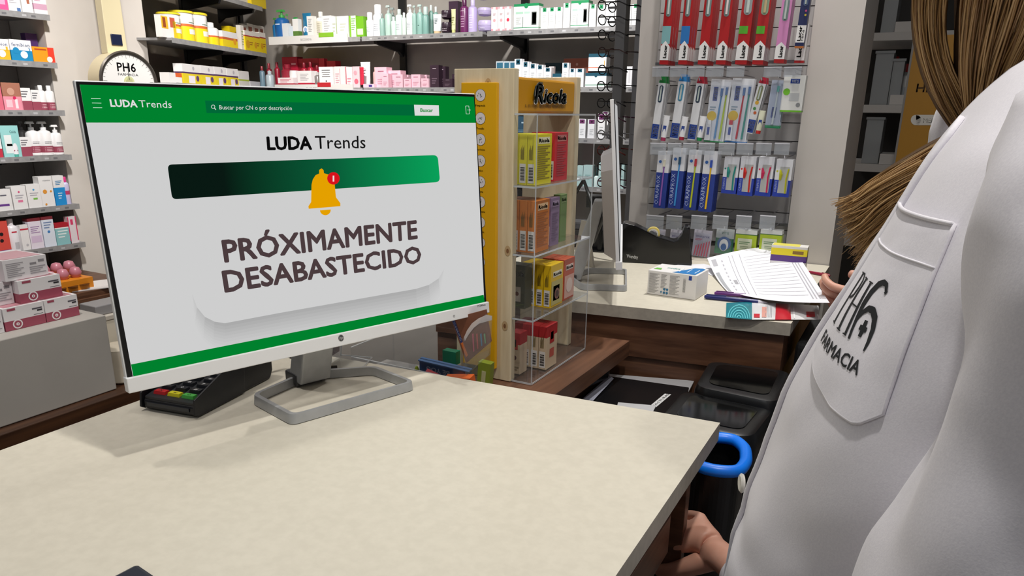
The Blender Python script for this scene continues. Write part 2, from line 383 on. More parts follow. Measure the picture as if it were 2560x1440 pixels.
def ring(cx, cy, r, wd, mt, d, n=24, a0=0, a1=2*pi):
    for k in range(n):
        t0 = a0+(a1-a0)*k/n; t1 = a0+(a1-a0)*(k+1)/n
        sq([(cx+(r-wd)*cos(t0), cy+(r-wd)*sin(t0)), (cx+(r-wd)*cos(t1), cy+(r-wd)*sin(t1)), (cx+r*cos(t1), cy+r*sin(t1)), (cx+r*cos(t0), cy+r*sin(t0))], mt, d)
def disc(cx, cy, r, mt, d, n=28): sq([(cx+r*cos(2*pi*k/n), cy-r*sin(2*pi*k/n)) for k in range(n)][::-1], mt, d)
def ln(a, b, wd, mt, d=L4):
    v = V(b)-V(a); nn = V((-v.y, v.x)).normalized()*wd/2; a = V(a); b = V(b); sq([tuple(a-nn), tuple(a+nn), tuple(b+nn), tuple(b-nn)], mt, d)
LG = EM('#dcdcdc'); ring(532, 267, 5, 1.4, LG, L4); ln((535.5, 270.5), (539, 274.5), 2, LG)
for a, b in (((1163, 265), (1171, 265)), ((1163, 265), (1164.5, 285)), ((1164.5, 285), (1172.5, 285)), ((1171, 265), (1171.5, 270)), ((1172.5, 280.5), (1172.5, 285)), ((1167.5, 275), (1174.5, 275)), ((1171.5, 271.5), (1174.8, 275)), ((1171.8, 279), (1174.8, 275))): ln(a, b, 1.1, LG)
st('LUDA', (669, 374), (778, 373), (776, 340), (666.5, 341), '#0b0b0b', .04)
st('Trends', (788, 372), (913, 370.5), (912, 337.5), (786, 338), '#141414', .004)
# gradient banner
GB = bpy.data.materials.new('screen_gradient'); GB.use_nodes = True; nt, N, L, b = nodes(GB); b.inputs['Specular IOR Level'].default_value = 0
b.inputs['Base Color'].default_value = (.004, .004, .004, 1); tc = N.new('ShaderNodeTexCoord'); sx = N.new('ShaderNodeSeparateXYZ'); mr = N.new('ShaderNodeMapRange'); cr = N.new('ShaderNodeValToRGB')
xa = (TI @ sp(560, 450)).x; xb = (TI @ sp(1098, 420)).x; mr.inputs[1].default_value = xa; mr.inputs[2].default_value = xb
cr.color_ramp.elements[0].color = (*lin('#00140d'), 1); cr.color_ramp.elements[1].color = (*lin('#00a058'), 1); e = cr.color_ramp.elements.new(.45); e.color = (*lin('#005a36'), 1)
L.new(tc.outputs['Object'], sx.inputs[0]); L.new(sx.outputs[0], mr.inputs[0]); L.new(mr.outputs[0], cr.inputs[0]); L.new(cr.outputs[0], b.inputs['Emission Color']); b.inputs['Emission Strength'].default_value = 1
sq([tuple(p) for p in round_poly([(418, 411.5), (430, 498.5), (1099.5, 455), (1093.5, 387.5)], 12)], GB, L3)
OR = EM('#e4a000')
sq([(771, 522), (770, 516), (777, 505), (778, 462), (781, 449), (788, 438), (797, 434), (797, 425), (803, 421), (808, 425), (809, 433), (822, 437), (832, 447), (836, 462), (839, 493), (850, 508), (850, 515.5)], OR, L4)
sq([(799, 526)]+[(812.5+13.5*cos(pi-pi*k/12), 525+13*sin(pi*k/12)) for k in range(13)]+[(826, 523.5)], OR, L4)
disc(832.5, 446, 15.5, EM('#d8121c'), .0011); st('1', (830.5, 454), (834.5, 454), (834.5, 438), (830.5, 438), '#e8dcdc', 0, .0013)
BRN = '#4b3c3e'
st('PRÓXIMAMENTE', (562.5, 654.5), (1042, 595.5), (1039.5, 549), (554, 598.5), BRN, .03)
st('DESABASTECIDO', (563, 729.5), (1052, 656), (1049, 613), (554.5, 675.5), BRN, .03)
m.build('screen', mon)
# chin print
cg = Wm @ MP(0, -.17, .0042)
def cp_(x, y, d=.0002): return onp(x, y, cg, Nw)+Nw*d
m = M(); m.T = TI; DG = C('#4a4a4c', .4)
n = 24; m.quad([cp_(852.5+6.6*cos(2*pi*k/n), 845-8*sin(2*pi*k/n)) for k in range(n)], DG)
m.textq('hp', [cp_(*p, .0004) for p in ((848, 849), (857.5, 847), (858, 838.5), (849, 840.5))], C('#dcdcdc'), .02)
m.textq('M24fwa', [cp_(*p) for p in ((1194, 767.5), (1214, 763.5), (1213.5, 758.5), (1194, 762))], DG, 0)
for k in range(12):
    t0, t1 = 2*pi*k/12, 2*pi*(k+1)/12
    m.quad([cp_(1135+r_*cos(t)*.8, 790+r_*sin(t)) for r_, t in ((2.2, t0), (3, t0), (3, t1), (2.2, t1))], DG)
m.build('logo_print', chin)
chin['label'] = 'white lower bezel of the monitor with small round logo'
mon2, P2_, N2_, _ = monitor('second monitor seen edge-on on the rear counter', (-.592, 1.695, CT+.0005), radians(110.2), False)
# ------------------------------------------------------------ product builders (local: front at -y)
TB = {}
def bandbox(m, w, d, h, bands, body):
    zs = 0
    if not bands: m.box((-w/2, -d/2, 0), (w/2, d/2, h), C(body)); return
    for f0, f1, c in bands:
        m.box((-w/2, -d/2, h*f0), (w/2, d/2, h*f1), C(c))
def decos(m, w, d, h, spec, yf=None):
    y = (-d/2-.0004) if yf is None else yf
    for u0, v0, u1, v1, c in spec.get('dec', ()):
        X0, X1 = -w/2+w*u0, -w/2+w*u1
        m.quad([(X0, y, h*v0), (X1, y, h*v0), (X1, y, h*v1), (X0, y, h*v1)], C(c))
    for i_, (cx, cz, r, c) in enumerate(spec.get('disc', ())):
        R_ = r*min(w, h); m.quad([(-w/2+w*cx+R_*cos(2*pi*k/14), y-.0003*(1+i_), h*cz+R_*sin(2*pi*k/14)) for k in range(14)], C(c))
    for u0, v0, u1, v1, n, c in spec.get('lines', ()):
        for k in range(n):
            vv = v1-(v1-v0)*(k+.5)/n; hh = (v1-v0)/n*.22; uu = u1-(u1-u0)*.35*((k*7) % 3)/2
            m.quad([(-w/2+w*u0, y-.0002, h*(vv-hh)), (-w/2+w*uu, y-.0002, h*(vv-hh)), (-w/2+w*uu, y-.0002, h*(vv+hh)), (-w/2+w*u0, y-.0002, h*(vv+hh))], C(c))
    for s_, u0, v0, u1, v1, c, *o in spec.get('txt', ()):
        vert = 'v' in o; bold = .03 if 'b' in o else 0
        if vert:  # reads upward
            q = [(-w/2+w*u1, y-.0006, h*v0), (-w/2+w*u1, y-.0006, h*v1), (-w/2+w*u0, y-.0006, h*v1), (-w/2+w*u0, y-.0006, h*v0)]
        else: q = [(-w/2+w*u0, y-.0006, h*v0), (-w/2+w*u1, y-.0006, h*v0), (-w/2+w*u1, y-.0006, h*v1), (-w/2+w*u0, y-.0006, h*v1)]
        m.textq(s_, q, C(c), bold, res=1)
def make(kind, w, h, spec, d=None):
    """returns list of (name, M, smooth); first is the body"""
    c = spec.get('c', '#eeeceb'); out = []
    if kind == 'carton':
        d = d or min(w*.8, .06); m = M(); bandbox(m, w, d, h, spec.get('bands'), c); decos(m, w, d, h, spec); out.append(('carton', m, False))
    elif kind == 'tub':
        r = w/2; m = M(); b = spec.get('bands') or [(0, .8, c)]; prof = []; mats = []
        for f0, f1, cc in b: prof += [(r*.93, h*f0), (r*.93, h*f1)]; mats += [C(cc), C(cc)]
        m.lathe(prof, C(c), 20, mats=mats); decos_curved(m, r*.935, h, spec); out.append(('tub', m, True))
        m = M(); m.lathe([(r, h*.0), (r, h*.95), (r*.9, h)], C(spec.get('cap', '#ffffff')), 20, (0, 0, 0)) if 0 else m.lathe([(r, h*b[-1][1]), (r, h*.975), (r*.93, h)], C(spec.get('cap', '#ffffff')), 20); out.append(('lid', m, True))
    elif kind == 'jar':
        r = w/2; m = M(); m.lathe([(r*.55, 0), (r*.92, h*.14), (r, h*.4), (r*.98, h*.58)], C(c, .25), 20); decos_curved(m, r*1.0, h, spec); out.append(('jar', m, True))
        m = M(); m.lathe([(r*1.0, h*.59), (r*1.0, h*.86), (r*.9, h), (r*.4, h*1.0)], C(spec.get('cap', c), .3), 20); out.append(('lid', m, True))
    elif kind in ('bottle', 'pump', 'spray', 'dropper'):
        r = w/2; sh = {'bottle': .74, 'pump': .68, 'spray': .66, 'dropper': .5}[kind]; m = M(); b = spec.get('bands') or [(0, 1, c)]
        prof = [(r*.9, 0)]; mats = []
        for f0, f1, cc in b:
            prof += [(r, h*sh*(f0*.97+.012)), (r, h*sh*(f1*.97))]; mats += [C(cc, .3), C(cc, .3)]
        prof = prof[:1]+prof[1:]; prof += [(r*.82, h*sh*1.045), (r*.36, h*(sh+.07))]; mats += [C(b[-1][2], .3)]*3
        m.lathe(prof, C(c), 18, mats=mats[:len(prof)-1]); decos_curved(m, r*1.004, h*sh, spec); out.append((kind if kind == 'bottle' else 'bottle', m, True))
        cc = C(spec.get('cap', '#f2f2f2'), .3); m = M()
        if kind == 'bottle': m.lathe([(r*.5, h*(sh+.07)), (r*.5, h*.98), (r*.42, h)], cc, 14); out.append(('cap', m, True))
        elif kind == 'spray': m.lathe([(r*.72, h*(sh+.05)), (r*.72, h*.97), (r*.6, h)], cc, 14); out.append(('cap', m, True))
        elif kind == 'dropper': m.lathe([(r*.4, h*(sh+.07)), (r*.42, h*.75), (r*.26, h*.78), (r*.3, h*.97), (r*.15, h)], cc, 12); out.append(('dropper_cap', m, True))
        else:
            m.lathe([(r*.42, h*(sh+.07)), (r*.42, h*(sh+.15)), (r*.14, h*(sh+.16)), (r*.14, h*.93)], cc, 12); m.box((-r*.75, -r*.28, h*.93), (r*.5, r*.28, h), cc, r*.1, r*.08); out.append(('pump', m, False))
    elif kind == 'tube':  # stands on its cap
        r = w/2; m = M(); vs = []; n = 14; ch = h*.14
        def f(u, v):
            t = 2*pi*u; k = v; rx = r*(.86+.14*k); ry = r*.62*(1-k)+.0012; return (rx*cos(t), ry*sin(t), ch+(h-ch)*v)
        m.grid(f, n, 6, C(c, .35), True); m.box((-r, -.0012, h*.965), (r, .0012, h), C(c, .35)); decos(m, w, 0, h, spec, yf=-r*.5); out.append(('tube', m, True))
        m = M(); m.lathe([(r*.72, 0), (r*.75, ch)], C(spec.get('cap', '#ffffff'), .35), 14); out.append(('cap', m, True))
    return out
def decos_curved(m, r, h, spec):
    def cv(u, v): t = (u-.5)*2.2; return (r*1.004*sin(t), -r*1.004*cos(t), h*v)
    for u0, v0, u1, v1, c in spec.get('dec', ()):
        n = 4; m.grid(lambda a, b: cv(u0+(u1-u0)*a, v0+(v1-v0)*b), n, 1, C(c))
    for u0, v0, u1, v1, n, c in spec.get('lines', ()):
        for k in range(n):
            vv = v1-(v1-v0)*(k+.5)/n; hh = (v1-v0)/n*.2
            m.grid(lambda a, b: tuple(x*1.004 if i < 2 else x for i, x in enumerate(cv(u0+(u1-u0)*a, vv-hh+2*hh*b))), 3, 1, C(c))
    for s_, u0, v0, u1, v1, c, *o in spec.get('txt', ()):
        if 'v' in o: m.text(s_, lambda a, b: cv(u1-(u1-u0)*b, v0+(v1-v0)*a), C(c), 0, 1)
        else: m.text(s_, lambda a, b: cv(u0+(u1-u0)*a, v0+(v1-v0)*b), C(c), 0, 1)
KN = dict(carton='carton', tub='tub', jar='cream_jar', bottle='bottle', pump='pump_bottle', spray='spray_can', tube='cream_tube', dropper='dropper_bottle')
KC = dict(carton='box', tub='tub', jar='jar', bottle='bottle', pump='bottle', spray='bottle', tube='tube', dropper='bottle')
def put(kind, w, h, spec, loc, rz, label, group=None, d=None, name=None, cat=None):
    parts = make(kind, w, h, spec, d)
    nm = name or KN[kind]; root = None
    for i, (pn, m, sm) in enumerate(parts):
        if i == 0:
            if len(parts) == 1: root = m.build(nm, None, sm, ang=40)
            else: root = m.build(nm, None, sm, ang=40)
            setloc(root, loc, rz); tag(root, label, cat or KC[kind], group)
        else: m.build(pn, root, sm, ang=40)
    return root
class Rack:
    def __init__(s, p0, d, z, group, bname):
        s.p = V((p0[0], p0[1], 0)); s.d = V((d[0], d[1], 0)).normalized(); s.n = V((s.d.y, -s.d.x, 0)); s.z = z; s.rz = atan2(s.d.y, s.d.x); s.g = group; s.b = bname
    def hit(s, x, y, off=0):
        q = onp(x, y, s.p-s.n*off, s.n); return (q-s.p).dot(s.d), q.z
    def item(s, x0, x1, yt, kind, spec, label, off=.012, d=None, z=None, group=None, wf=None, name=None, cat=None):
        zb = (s.z if z is None else z)+.0005
        # depth first guess to keep front face at off
        yb = s.ypix((x0+x1)/2, zb, off); ym = (yb+yt)/2
        a, _ = s.hit(x0, ym, off); b, _ = s.hit(x1, ym, off); w_ = (b-a)*.985; h = s.hit((x0+x1)/2, yt, off)[1]-zb
        if wf: w_ = wf
        dd = w_ if kind in ('tub', 'jar', 'bottle', 'pump', 'spray', 'dropper', 'tube') else (d or min(max(w_*.7, .02), .06))
        loc = s.p+s.d*((a+b)/2)-s.n*(off+dd/2); loc.z = zb
        return put(kind, w_, h, spec, loc, s.rz, label, group or s.g, dd, name, cat)
    def ypix(s, x, z, off):
        lo, hi = -600, 1600
        for _ in range(30):
            mid = (lo+hi)/2
            if s.hit(x, mid, off)[1] > z: lo = mid
            else: hi = mid
        return lo
def shelf(rack, s0, s1, depth, label, group, th=.028, tags=True, bracket=()):
    o = thing('wall_shelf', label, 'shelf', rack.p+rack.d*((s0+s1)/2)+V((0, 0, rack.z)), rack.rz, group); L_ = (s1-s0)
    m = M(); m.box((-L_/2, .003, -th*.5), (L_/2, depth, 0), SHELF); m.build('shelf_board', o)
    m = M(); m.box((-L_/2, 0, -th), (L_/2, .003, .001), SHELF)
    if tags:
        n = int(L_/.075)
        for k in range(n):
            x = -L_/2+.03+(L_-.06)*(k+rnd.random()*.6)/n; m.quad([(x, -.0004, -th*.7), (x+.022, -.0004, -th*.7), (x+.022, -.0004, -th*.35), (x, -.0004, -th*.35)], C('#6f6f72' if k % 3 else '#b9b9bb'))
    m.build('price_rail', o)
    for bx in bracket:
        m = M(); x = bx-(s0+s1)/2
        m.prism([(x-.012, depth-.002, -th*.5), (x-.012, .06, -th*.5-.001), (x-.012, .07, -th-.012), (x-.012, depth-.05, -.075), (x-.012, depth-.002, -.11)], (.024, 0, 0), C('#101011', .5)); m.build('bracket', o)
    return o
def post(rack, s, z0, z1, depth, w_=.035, label=''):
    p = rack.p+rack.d*s-rack.n*depth
    m = M(); m.box((-w_/2, 0, 0), (w_/2, .02, z1-z0), C('#141415', .5)); o = m.build('shelf_upright'); setloc(o, (p.x, p.y, z0), rack.rz); tag(o, label, 'upright', 'black shelf uprights'); return o
W_, RO, PK, TL_ = '#eeecec', '#9c4a5c', '#e8a3ae', '#8fcfc9'
TX = '#77757a'
# ------------------------------------------------------------ left shelving
LZS = [1.796, 1.562, 1.321, 1.090, .823, .608]
LG_ = 'left shelves'
LR = [Rack((-4.1, 0), (0, 1), z, None, 'left') for z in LZS]
LW = ['top visible', 'second', 'third', 'fourth', 'fifth', 'lowest']
for i, r_ in enumerate(LR):
    shelf(r_, .3, 2.497, .39, '%s grey shelf of the left shelving' % LW[i], 'grey shelves of the left shelving', bracket=(2.18,))
post(LR[0], 2.18, .45, 2.6, .355, label='black upright behind the left shelves')
m = M(); m.box((-4.495, .2, .45), (-4.48, 2.495, 2.7), speckle('shelf_back', '#aaa6a1', '#b5b1ac', 4, .5)); tag(m.build('shelf_backboard'), 'pale back panel of the left shelving', 'panel')
def rosew(t=.42): return dict(bands=[(0, t, RO), (t, 1, W_)], lines=[(.1, .55, .75, .9, 3, TX)])
g = 'products on the left shelves'
def li(k, *a, **kw): LR[k].item(*a, group=g, **kw)
li(0, -14, 18, -22, 'carton', dict(c='#e2578e', dec=[(.2, .3, .8, .7, '#f0a0bf')]), 'bright pink carton on the top left shelf at the frame edge')
li(0, 19, 50, -20, 'carton', dict(dec=[(.65, .02, .95, .2, '#5676a8')], lines=[(.1, .4, .7, .8, 4, '#b5b2b8')]), 'white carton with small blue mark on the top left shelf')
li(0, 53, 80, -18, 'carton', dict(dec=[(.5, .45, .75, .8, '#b06a50')]), 'white carton with brown picture on the top left shelf')
li(0, 83, 116, -16, 'carton', dict(bands=[(0, .22, W_), (.22, .5, '#d1a3ba'), (.5, 1, W_)], lines=[(.1, .6, .8, .9, 3, '#d1a3ba')]), 'white carton with dusty pink band on the top left shelf')
FEM = lambda n, c: dict(bands=[(0, .5, c), (.5, 1, W_)], txt=[('femibion', .08, .68, .92, .86, '#3a4e7a'), (n, .82, .46, .92, .66, c)], disc=[(.25, .48, .16, c), (.6, .3, .18, '#e8f2f8')])
li(1, -28, 24, 97, 'carton', FEM('1', '#e9b22c'), 'white and yellow carton reading femibion 1 on the second left shelf')
li(1, 26, 80, 100, 'carton', FEM('3', '#1c86b8'), 'white and blue carton reading femibion 3 on the second left shelf')
li(1, 82, 136, 118, 'carton', dict(c='#f09a1c', dec=[(.7, 0, 1, 1, '#e8402c'), (.1, .78, .65, .88, '#b34a20')], disc=[(.75, .2, .2, '#f6e8e0')]), 'orange and red carton on the second left shelf')
li(1, 68, 97, 84, 'carton', dict(c='#4a2a66', dec=[(.1, .1, .9, .4, '#8a5ab0')]), 'dark purple carton standing behind the orange one', off=.13)
li(2, -10, 5, 206, 'carton', dict(c='#d76a7e'), 'rose carton at the frame edge on the third left shelf')
li(2, 7, 54, 207, 'carton', dict(bands=[(0, .5, '#e893a4'), (.5, 1, '#a8705c')], disc=[(.45, .68, .2, '#c99a86'), (.6, .45, .09, '#d4245c')], dec=[(.12, .1, .45, .38, '#f2c3cc'), (.6, .06, .75, .4, '#f6dfe4')]), 'pink carton with skin-coloured photo on the third left shelf')
li(2, 52, 79, 220, 'carton', rosew(), 'taller white and rose carton on the third left shelf')
li(2, 80, 102, 225, 'carton', rosew(), 'shorter white and rose carton on the third left shelf')
BB = dict(bands=[(0, .45, RO), (.45, 1, W_)], lines=[(.2, .1, .8, .35, 3, '#e8c3ca')])
li(2, 99, 120, 213, 'bottle', BB, 'first small white bottle with rose label on the third left shelf', off=.02)
li(2, 120, 141, 214, 'bottle', BB, 'second small white bottle with rose label, nearest the column', off=.02)
li(2, 92, 108, 215, 'bottle', BB, 'small white bottle standing behind the rose-labelled pair', off=.12)
li(3, -12, 5, 345, 'carton', dict(bands=[(0, .45, '#c4384a'), (.45, 1, W_)]), 'white and red carton at the frame edge on the fourth left shelf')
li(3, 4, 50, 314, 'carton', dict(c='#9ad4d2', dec=[(.15, .12, .55, .7, '#e8efee'), (.25, .35, .55, .42, '#8a3348')], txt=[('Cuida', .5, .76, .85, .86, '#3d6a6a')]), 'turquoise carton with a tube picture on the fourth left shelf')
li(3, 33, 50, 345, 'tube', dict(c='#e8e6ea', cap='#56b7a6', dec=[(.2, .3, .8, .36, '#8a3348')]), 'small white tube with green foot by the turquoise carton', off=-.02 if 0 else .0)
li(3, 51, 79, 343, 'carton', rosew(.5), 'white and rose carton beside the pump bottles')
PB = dict(bands=[(0, .12, W_), (.12, .42, RO), (.42, 1, W_)], lines=[(.25, .5, .8, .62, 2, TX), (.2, .16, .8, .36, 3, '#e0b6bf')])
li(3, 74, 106, 304, 'pump', PB, 'first white pump bottle with rose label on the fourth left shelf', off=.05)
li(3, 104, 137, 304, 'pump', PB, 'second white pump bottle with rose label on the fourth left shelf', off=.03)
li(3, 135, 161, 312, 'pump', PB, 'third white pump bottle, nearest the column', off=.02)
li(3, 52, 72, 303, 'pump', dict(c='#b5b2b4', cap='#8d8b8d'), 'grey pump bottle standing behind the white ones', off=.16)
li(4, -10, 30, 474, 'carton', dict(dec=[(0, .22, .8, .32, '#6b3f8f'), (.3, .7, .7, .76, '#6b6a75')]), 'white carton with purple swoosh on the fifth left shelf')
li(4, 31, 67, 465, 'carton', dict(disc=[(.5, .75, .07, '#d94a7a')], dec=[(.35, .3, .7, .4, '#e27ba0')], lines=[(.2, .45, .8, .65, 2, '#b9b6bd')]), 'white carton with pink marks on the fifth left shelf')
li(4, 68, 104, 461, 'carton', dict(disc=[(.5, .78, .07, '#4aa5d8')], dec=[(.4, .35, .7, .43, '#7bbf4e')], lines=[(.2, .5, .8, .68, 2, '#b9b6bd')]), 'white carton with green and blue marks on the fifth left shelf')
li(4, 100, 134, 441, 'carton', dict(disc=[(.35, .5, .16, '#e39a3c'), (.8, .5, .08, '#e39a3c'), (.3, .08, .08, '#e39a3c')], txt=[('vitamina', .3, .85, .85, .9, '#77757a')]), 'tall white carton with orange drops on the fifth left shelf')
li(4, 135, 163, 439, 'carton', dict(bands=[(0, .6, '#2590d4'), (.6, 1, W_)], lines=[(.2, .68, .8, .85, 3, '#5a8fb8'), (.3, .2, .7, .45, 3, '#bfe0f4')]), 'white and bright blue carton on the fifth left shelf')
li(4, 161, 178, 442, 'bottle', dict(bands=[(0, .5, '#cbc6e6'), (.5, .7, '#c2476e'), (.7, 1, '#cbc6e6')], cap='#e0408a'), 'lilac bottle with hot pink cap on the fifth left shelf')
li(5, -14, 24, 553, 'carton', dict(c='#dd5247', dec=[(0, 0, 1, .1, '#6b4f9a')], disc=[(.5, .6, .13, '#221a1c'), (.45, .4, .13, '#221a1c')]), 'coral red carton with black flower on the lowest left shelf')
li(5, 22, 53, 547, 'bottle', dict(c='#e9e6ea', dec=[(.3, .78, .7, .84, '#c9344a'), (.4, .1, .8, .38, '#c5c3c8')], cap='#e9e6ea'), 'white shampoo bottle on the lowest left shelf')
li(5, 53, 74, 562, 'carton', dict(dec=[(0, .8, 1, .86, '#c9344a')], disc=[(.6, .2, .16, '#c5c3c8')]), 'small white carton with thin red line beside the white bottle')
li(5, 73, 106, 545, 'carton', dict(bands=[(0, .9, '#e9e0ec'), (.9, 1, '#7b2a33')], lines=[(.15, .5, .85, .75, 4, '#a98bb5')], dec=[(.1, .2, .9, .42, '#d9c3dd')]), 'pale lilac carton with dark red top on the lowest left shelf')
li(5, 107, 137, 541, 'carton', dict(bands=[(0, .9, '#dfe6f2'), (.9, 1, '#7b2a33')], disc=[(.5, .5, .12, '#3f7fc0')], lines=[(.15, .6, .85, .85, 3, '#7e93b8')]), 'pale blue carton with dark red top on the lowest left shelf')
li(5, 139, 176, 557, 'carton', dict(bands=[(0, .75, '#8fc3c6'), (.75, .8, W_), (.8, 1, '#b02330')], lines=[(.15, .3, .85, .7, 3, '#e3f0f0')]), 'teal carton with red top on the lowest left shelf')
li(5, 172, 194, 541, 'carton', dict(c='#e4d9dd', dec=[(0, .1, .12, 1, '#d73d6a'), (.88, .1, 1, 1, '#d73d6a'), (.3, .7, .6, .9, '#d73d6a')]), 'pink-edged clear carton at the end of the lowest left shelf')
# stacked cartons on the grey block
BZ = .9175
def mc(y0, y1, X, z, h, d, label, kind=0, rz=0):
    w_ = y1-y0; r = RO
    if kind: sp_ = dict(c='#dbd8da', lines=[(.06, .15, .45, .85, 8, '#9a979c'), (.58, .15, .95, .55, 4, '#9a979c')], dec=[(.6, .62, .75, .72, '#8b888c'), (.8, .7, .94, .82, '#8b888c')])
    else: sp_ = dict(bands=[(0, .42, r), (.42, 1, '#dfdcdd')], disc=[(.3, .24, .21, '#e8e4e5'), (.3, .24, .155, r), (.3, .24, .07, '#e8e4e5'), (.3, .24, .025, r)], dec=[(.7, .72, .95, .78, '#55525a'), (.82, .62, .95, .69, '#2f2d33'), (.1, .86, .3, .96, r), (.72, .48, .96, .5, '#55525a')])
    m = M(); bandbox(m, w_, d, h, sp_.get('bands'), sp_.get('c', '#dfdcdd')); decos(m, w_, d, h, sp_)
    m.quad([(-w_/2+.006, -d/2+.006, h+.0004), (w_/2-.006, -d/2+.006, h+.0004), (w_/2-.006, d/2-.02, h+.0004), (-w_/2+.006, d/2-.02, h+.0004)], C('#b97f8a' if not kind else '#c59aa2'))
    o = m.build('medicine_carton'); setloc(o, (X-d/2, (y0+y1)/2, z), pi/2+rz); tag(o, label, 'box', 'medicine cartons stacked on the grey block'); return o
def yx(x, y, X): return onx(x, y, X).y
XB = -1.545
h1 = .046
mc(yx(12, 810, XB), yx(115, 800, XB), XB, BZ, h1, .13, 'white and rose carton, bottom row of the stack, left one')
mc(yx(117, 800, XB), yx(200, 790, XB), XB, BZ, h1, .13, 'white and rose carton, bottom row of the stack, right one')
mc(yx(-90, 830, XB), yx(8, 810, XB), XB, BZ, h1, .13, 'cyan-sided carton at the frame edge, bottom row of the stack', 1)
mc(yx(56, 740, XB), yx(163, 730, XB), XB-.01, BZ+h1+.001, h1, .12, 'white and rose carton, middle row of the stack, showing its round mark')
mc(yx(-50, 750, XB), yx(54, 740, XB), XB-.03, BZ+h1+.001, h1, .12, 'grey printed carton, middle row of the stack, left one', 1)
mc(yx(20, 680, XB), yx(132, 670, XB), XB-.02, BZ+2*h1+.002, .042, .11, 'grey printed carton on top of the medicine stack', 1, .03)
# orange tray with pink balls on the drawers
o = thing('massage_ball_tray', 'orange tray holding pink balls on the walnut drawers', 'tray', onz(172, 728, .4455), pi/2)
m = M(); m.box((-.11, -.04, 0), (.11, .16, .06), C('#e08a1e')); 
for k in range(3): m.lathe([(.026, 0), (.026, .002)], C('#5a3208'), 12, (-.06+.06*k, -.0405, .03))
m.build('tray_body', o, bev=.006)
for i in range(3):
    for j in range(2):
        m = M(); m.lathe([(.002, -.03), (.02, -.024), (.03, 0), (.02, .024), (.002, .03)], C('#c97f8e', .35), 14, (-.07+.065*i+.02*j, .02+.08*j, .085+.02*j)); m.build('ball', o, smooth=True, ang=0)
m = M(); m.box((-.12, -.10, 0), (.12, .10, .004), C('#dcd8d6')); m.box((-.10, -.07, .004), (.11, .09, .007), C('#ece9e7')); o = m.build('paper_sheets'); setloc(o, onz(235, 714, .4457), 1.2); tag(o, 'white loose papers lying on the walnut drawers', 'paper')
# cream things by the plinth
p = onz(303, 968, .746)
m = M(); m.lathe([(.032, 0), (.036, .004), (.036, .078), (.030, .084), (.012, .084)], speckle('cream_paper', '#b8ae9c', '#c2b9a8', 30, .7), 20); o = m.build('paper_roll', smooth=True, ang=40); setloc(o, (p.x-.04, p.y+.035, .7465)); tag(o, 'cream paper roll on the walnut plinth behind the monitor edge', 'roll')
m = M(); m.box((-.05, -.10, 0), (.05, .10, .13), C('#cfc7b6', .6)); m.box((-.052, -.102, .13), (.052, .102, .142), C('#bdb6ab', .6)); m.box((-.02, -.09, .1425), (.04, .07, .165), C('#8f8d8e', .5)); o = m.build('cardboard_box', bev=.002); setloc(o, (p.x-.14, p.y+.12, .7465)); tag(o, 'cream box with a grey packet on top beside the grey block', 'box')
# ------------------------------------------------------------ weighing scale
sc = thing('pharmacy_scale', 'cream column weighing scale with round dial in front of the pale column', 'scale', (-4.0, 2.80, 0), radians(82))
CRM = C('#ddd0aa', .35)
pc = onx(322, 204, -3.88); R_ = .158
cu = Matrix.Translation(sc.location) @ sc.rotation_euler.to_matrix().to_4x4(); lc = cu.inverted() @ pc
m = M(); m.T = Matrix.Translation(lc) @ Matrix.Rotation(pi/2, 4, 'X'); m.lathe([(R_*.62, -.17), (R_*.98, -.13), (R_, -.06), (R_, 0)], CRM, 40); m.build('dial_housing', sc, smooth=True)
m = M(); m.T = Matrix.Translation(lc) @ Matrix.Rotation(pi/2, 4, 'X')
m.lathe([(R_, 0), (R_*1.01, .008), (R_*.96, .014), (R_*.9, .01), (R_*.9, .002)], C('#5c5650', .3, .6), 40); m.build('dial_rim', sc, smooth=True)
m = M(); m.T = Matrix.Translation(lc) @ Matrix.Rotation(pi/2, 4, 'X'); m.lathe([(.001, 0), (R_*.9, 0), (R_*.9, .003)], C('#ebe9e6', .4), 40)
for k in range(40):
    t = 2*pi*k/40; r0 = R_*(.80 if k % 5 else .74); ca, sa = cos(t), sin(t); m.quad([(r0*ca-.0008*sa, r0*sa+.0008*ca, .0036), (r0*ca+.0008*sa, r0*sa-.0008*ca, .0036), (R_*.87*ca+.0008*sa, R_*.87*sa-.0008*ca, .0036), (R_*.87*ca-.0008*sa, R_*.87*sa+.0008*ca, .0036)], C('#55524e'))
m.textq('PH6', [(-.055, .052, .004), (.045, .052, .004), (.045, .098, .004), (-.055, .098, .004)], BLACK, .015); m.textq('FARMACIA', [(-.055, .030, .004), (.055, .030, .004), (.055, .043, .004), (-.055, .043, .004)], C('#444'*2 if 0 else '#444444'))
m.lathe([(.028, .003), (.028, .007)], C('#cfd0a0', .4), 20); m.lathe([(.018, .0071), (.018, .009)], C('#b9ba8a', .4), 16); m.quad([(-.0015, .01, .0095), (.0015, .01, .0095), (.0015, .10, .0095), (-.0015, .10, .0095)], BLACK); m.build('dial_face', sc, smooth=True)
m = M(); bx = lc.x-.01; by = lc.y+.09
m.prism([(bx-.055, by-.035, lc.z+R_*.9), (bx+.055, by-.035, lc.z+R_*.9), (bx+.048, by-.03, lc.z+.75), (bx-.048, by-.03, lc.z+.75)], (0, .07, 0), CRM); m.box((bx-.03, by-.042, lc.z+R_+.028), (bx+.03, by-.034, lc.z+R_+.085), C('#1c2440', .3)); m.build('upper_column', sc, bev=.006)
m = M(); m.box((bx-.06, by-.04, .1), (bx+.06, by+.04, lc.z-.05), CRM, 0, 0); m.build('lower_column', sc, bev=.01)
m = M(); m.box((bx-.16, by-.32, .002), (bx+.16, by+.1, .1), CRM, .01, .01); m.build('foot_plate', sc, bev=.01)
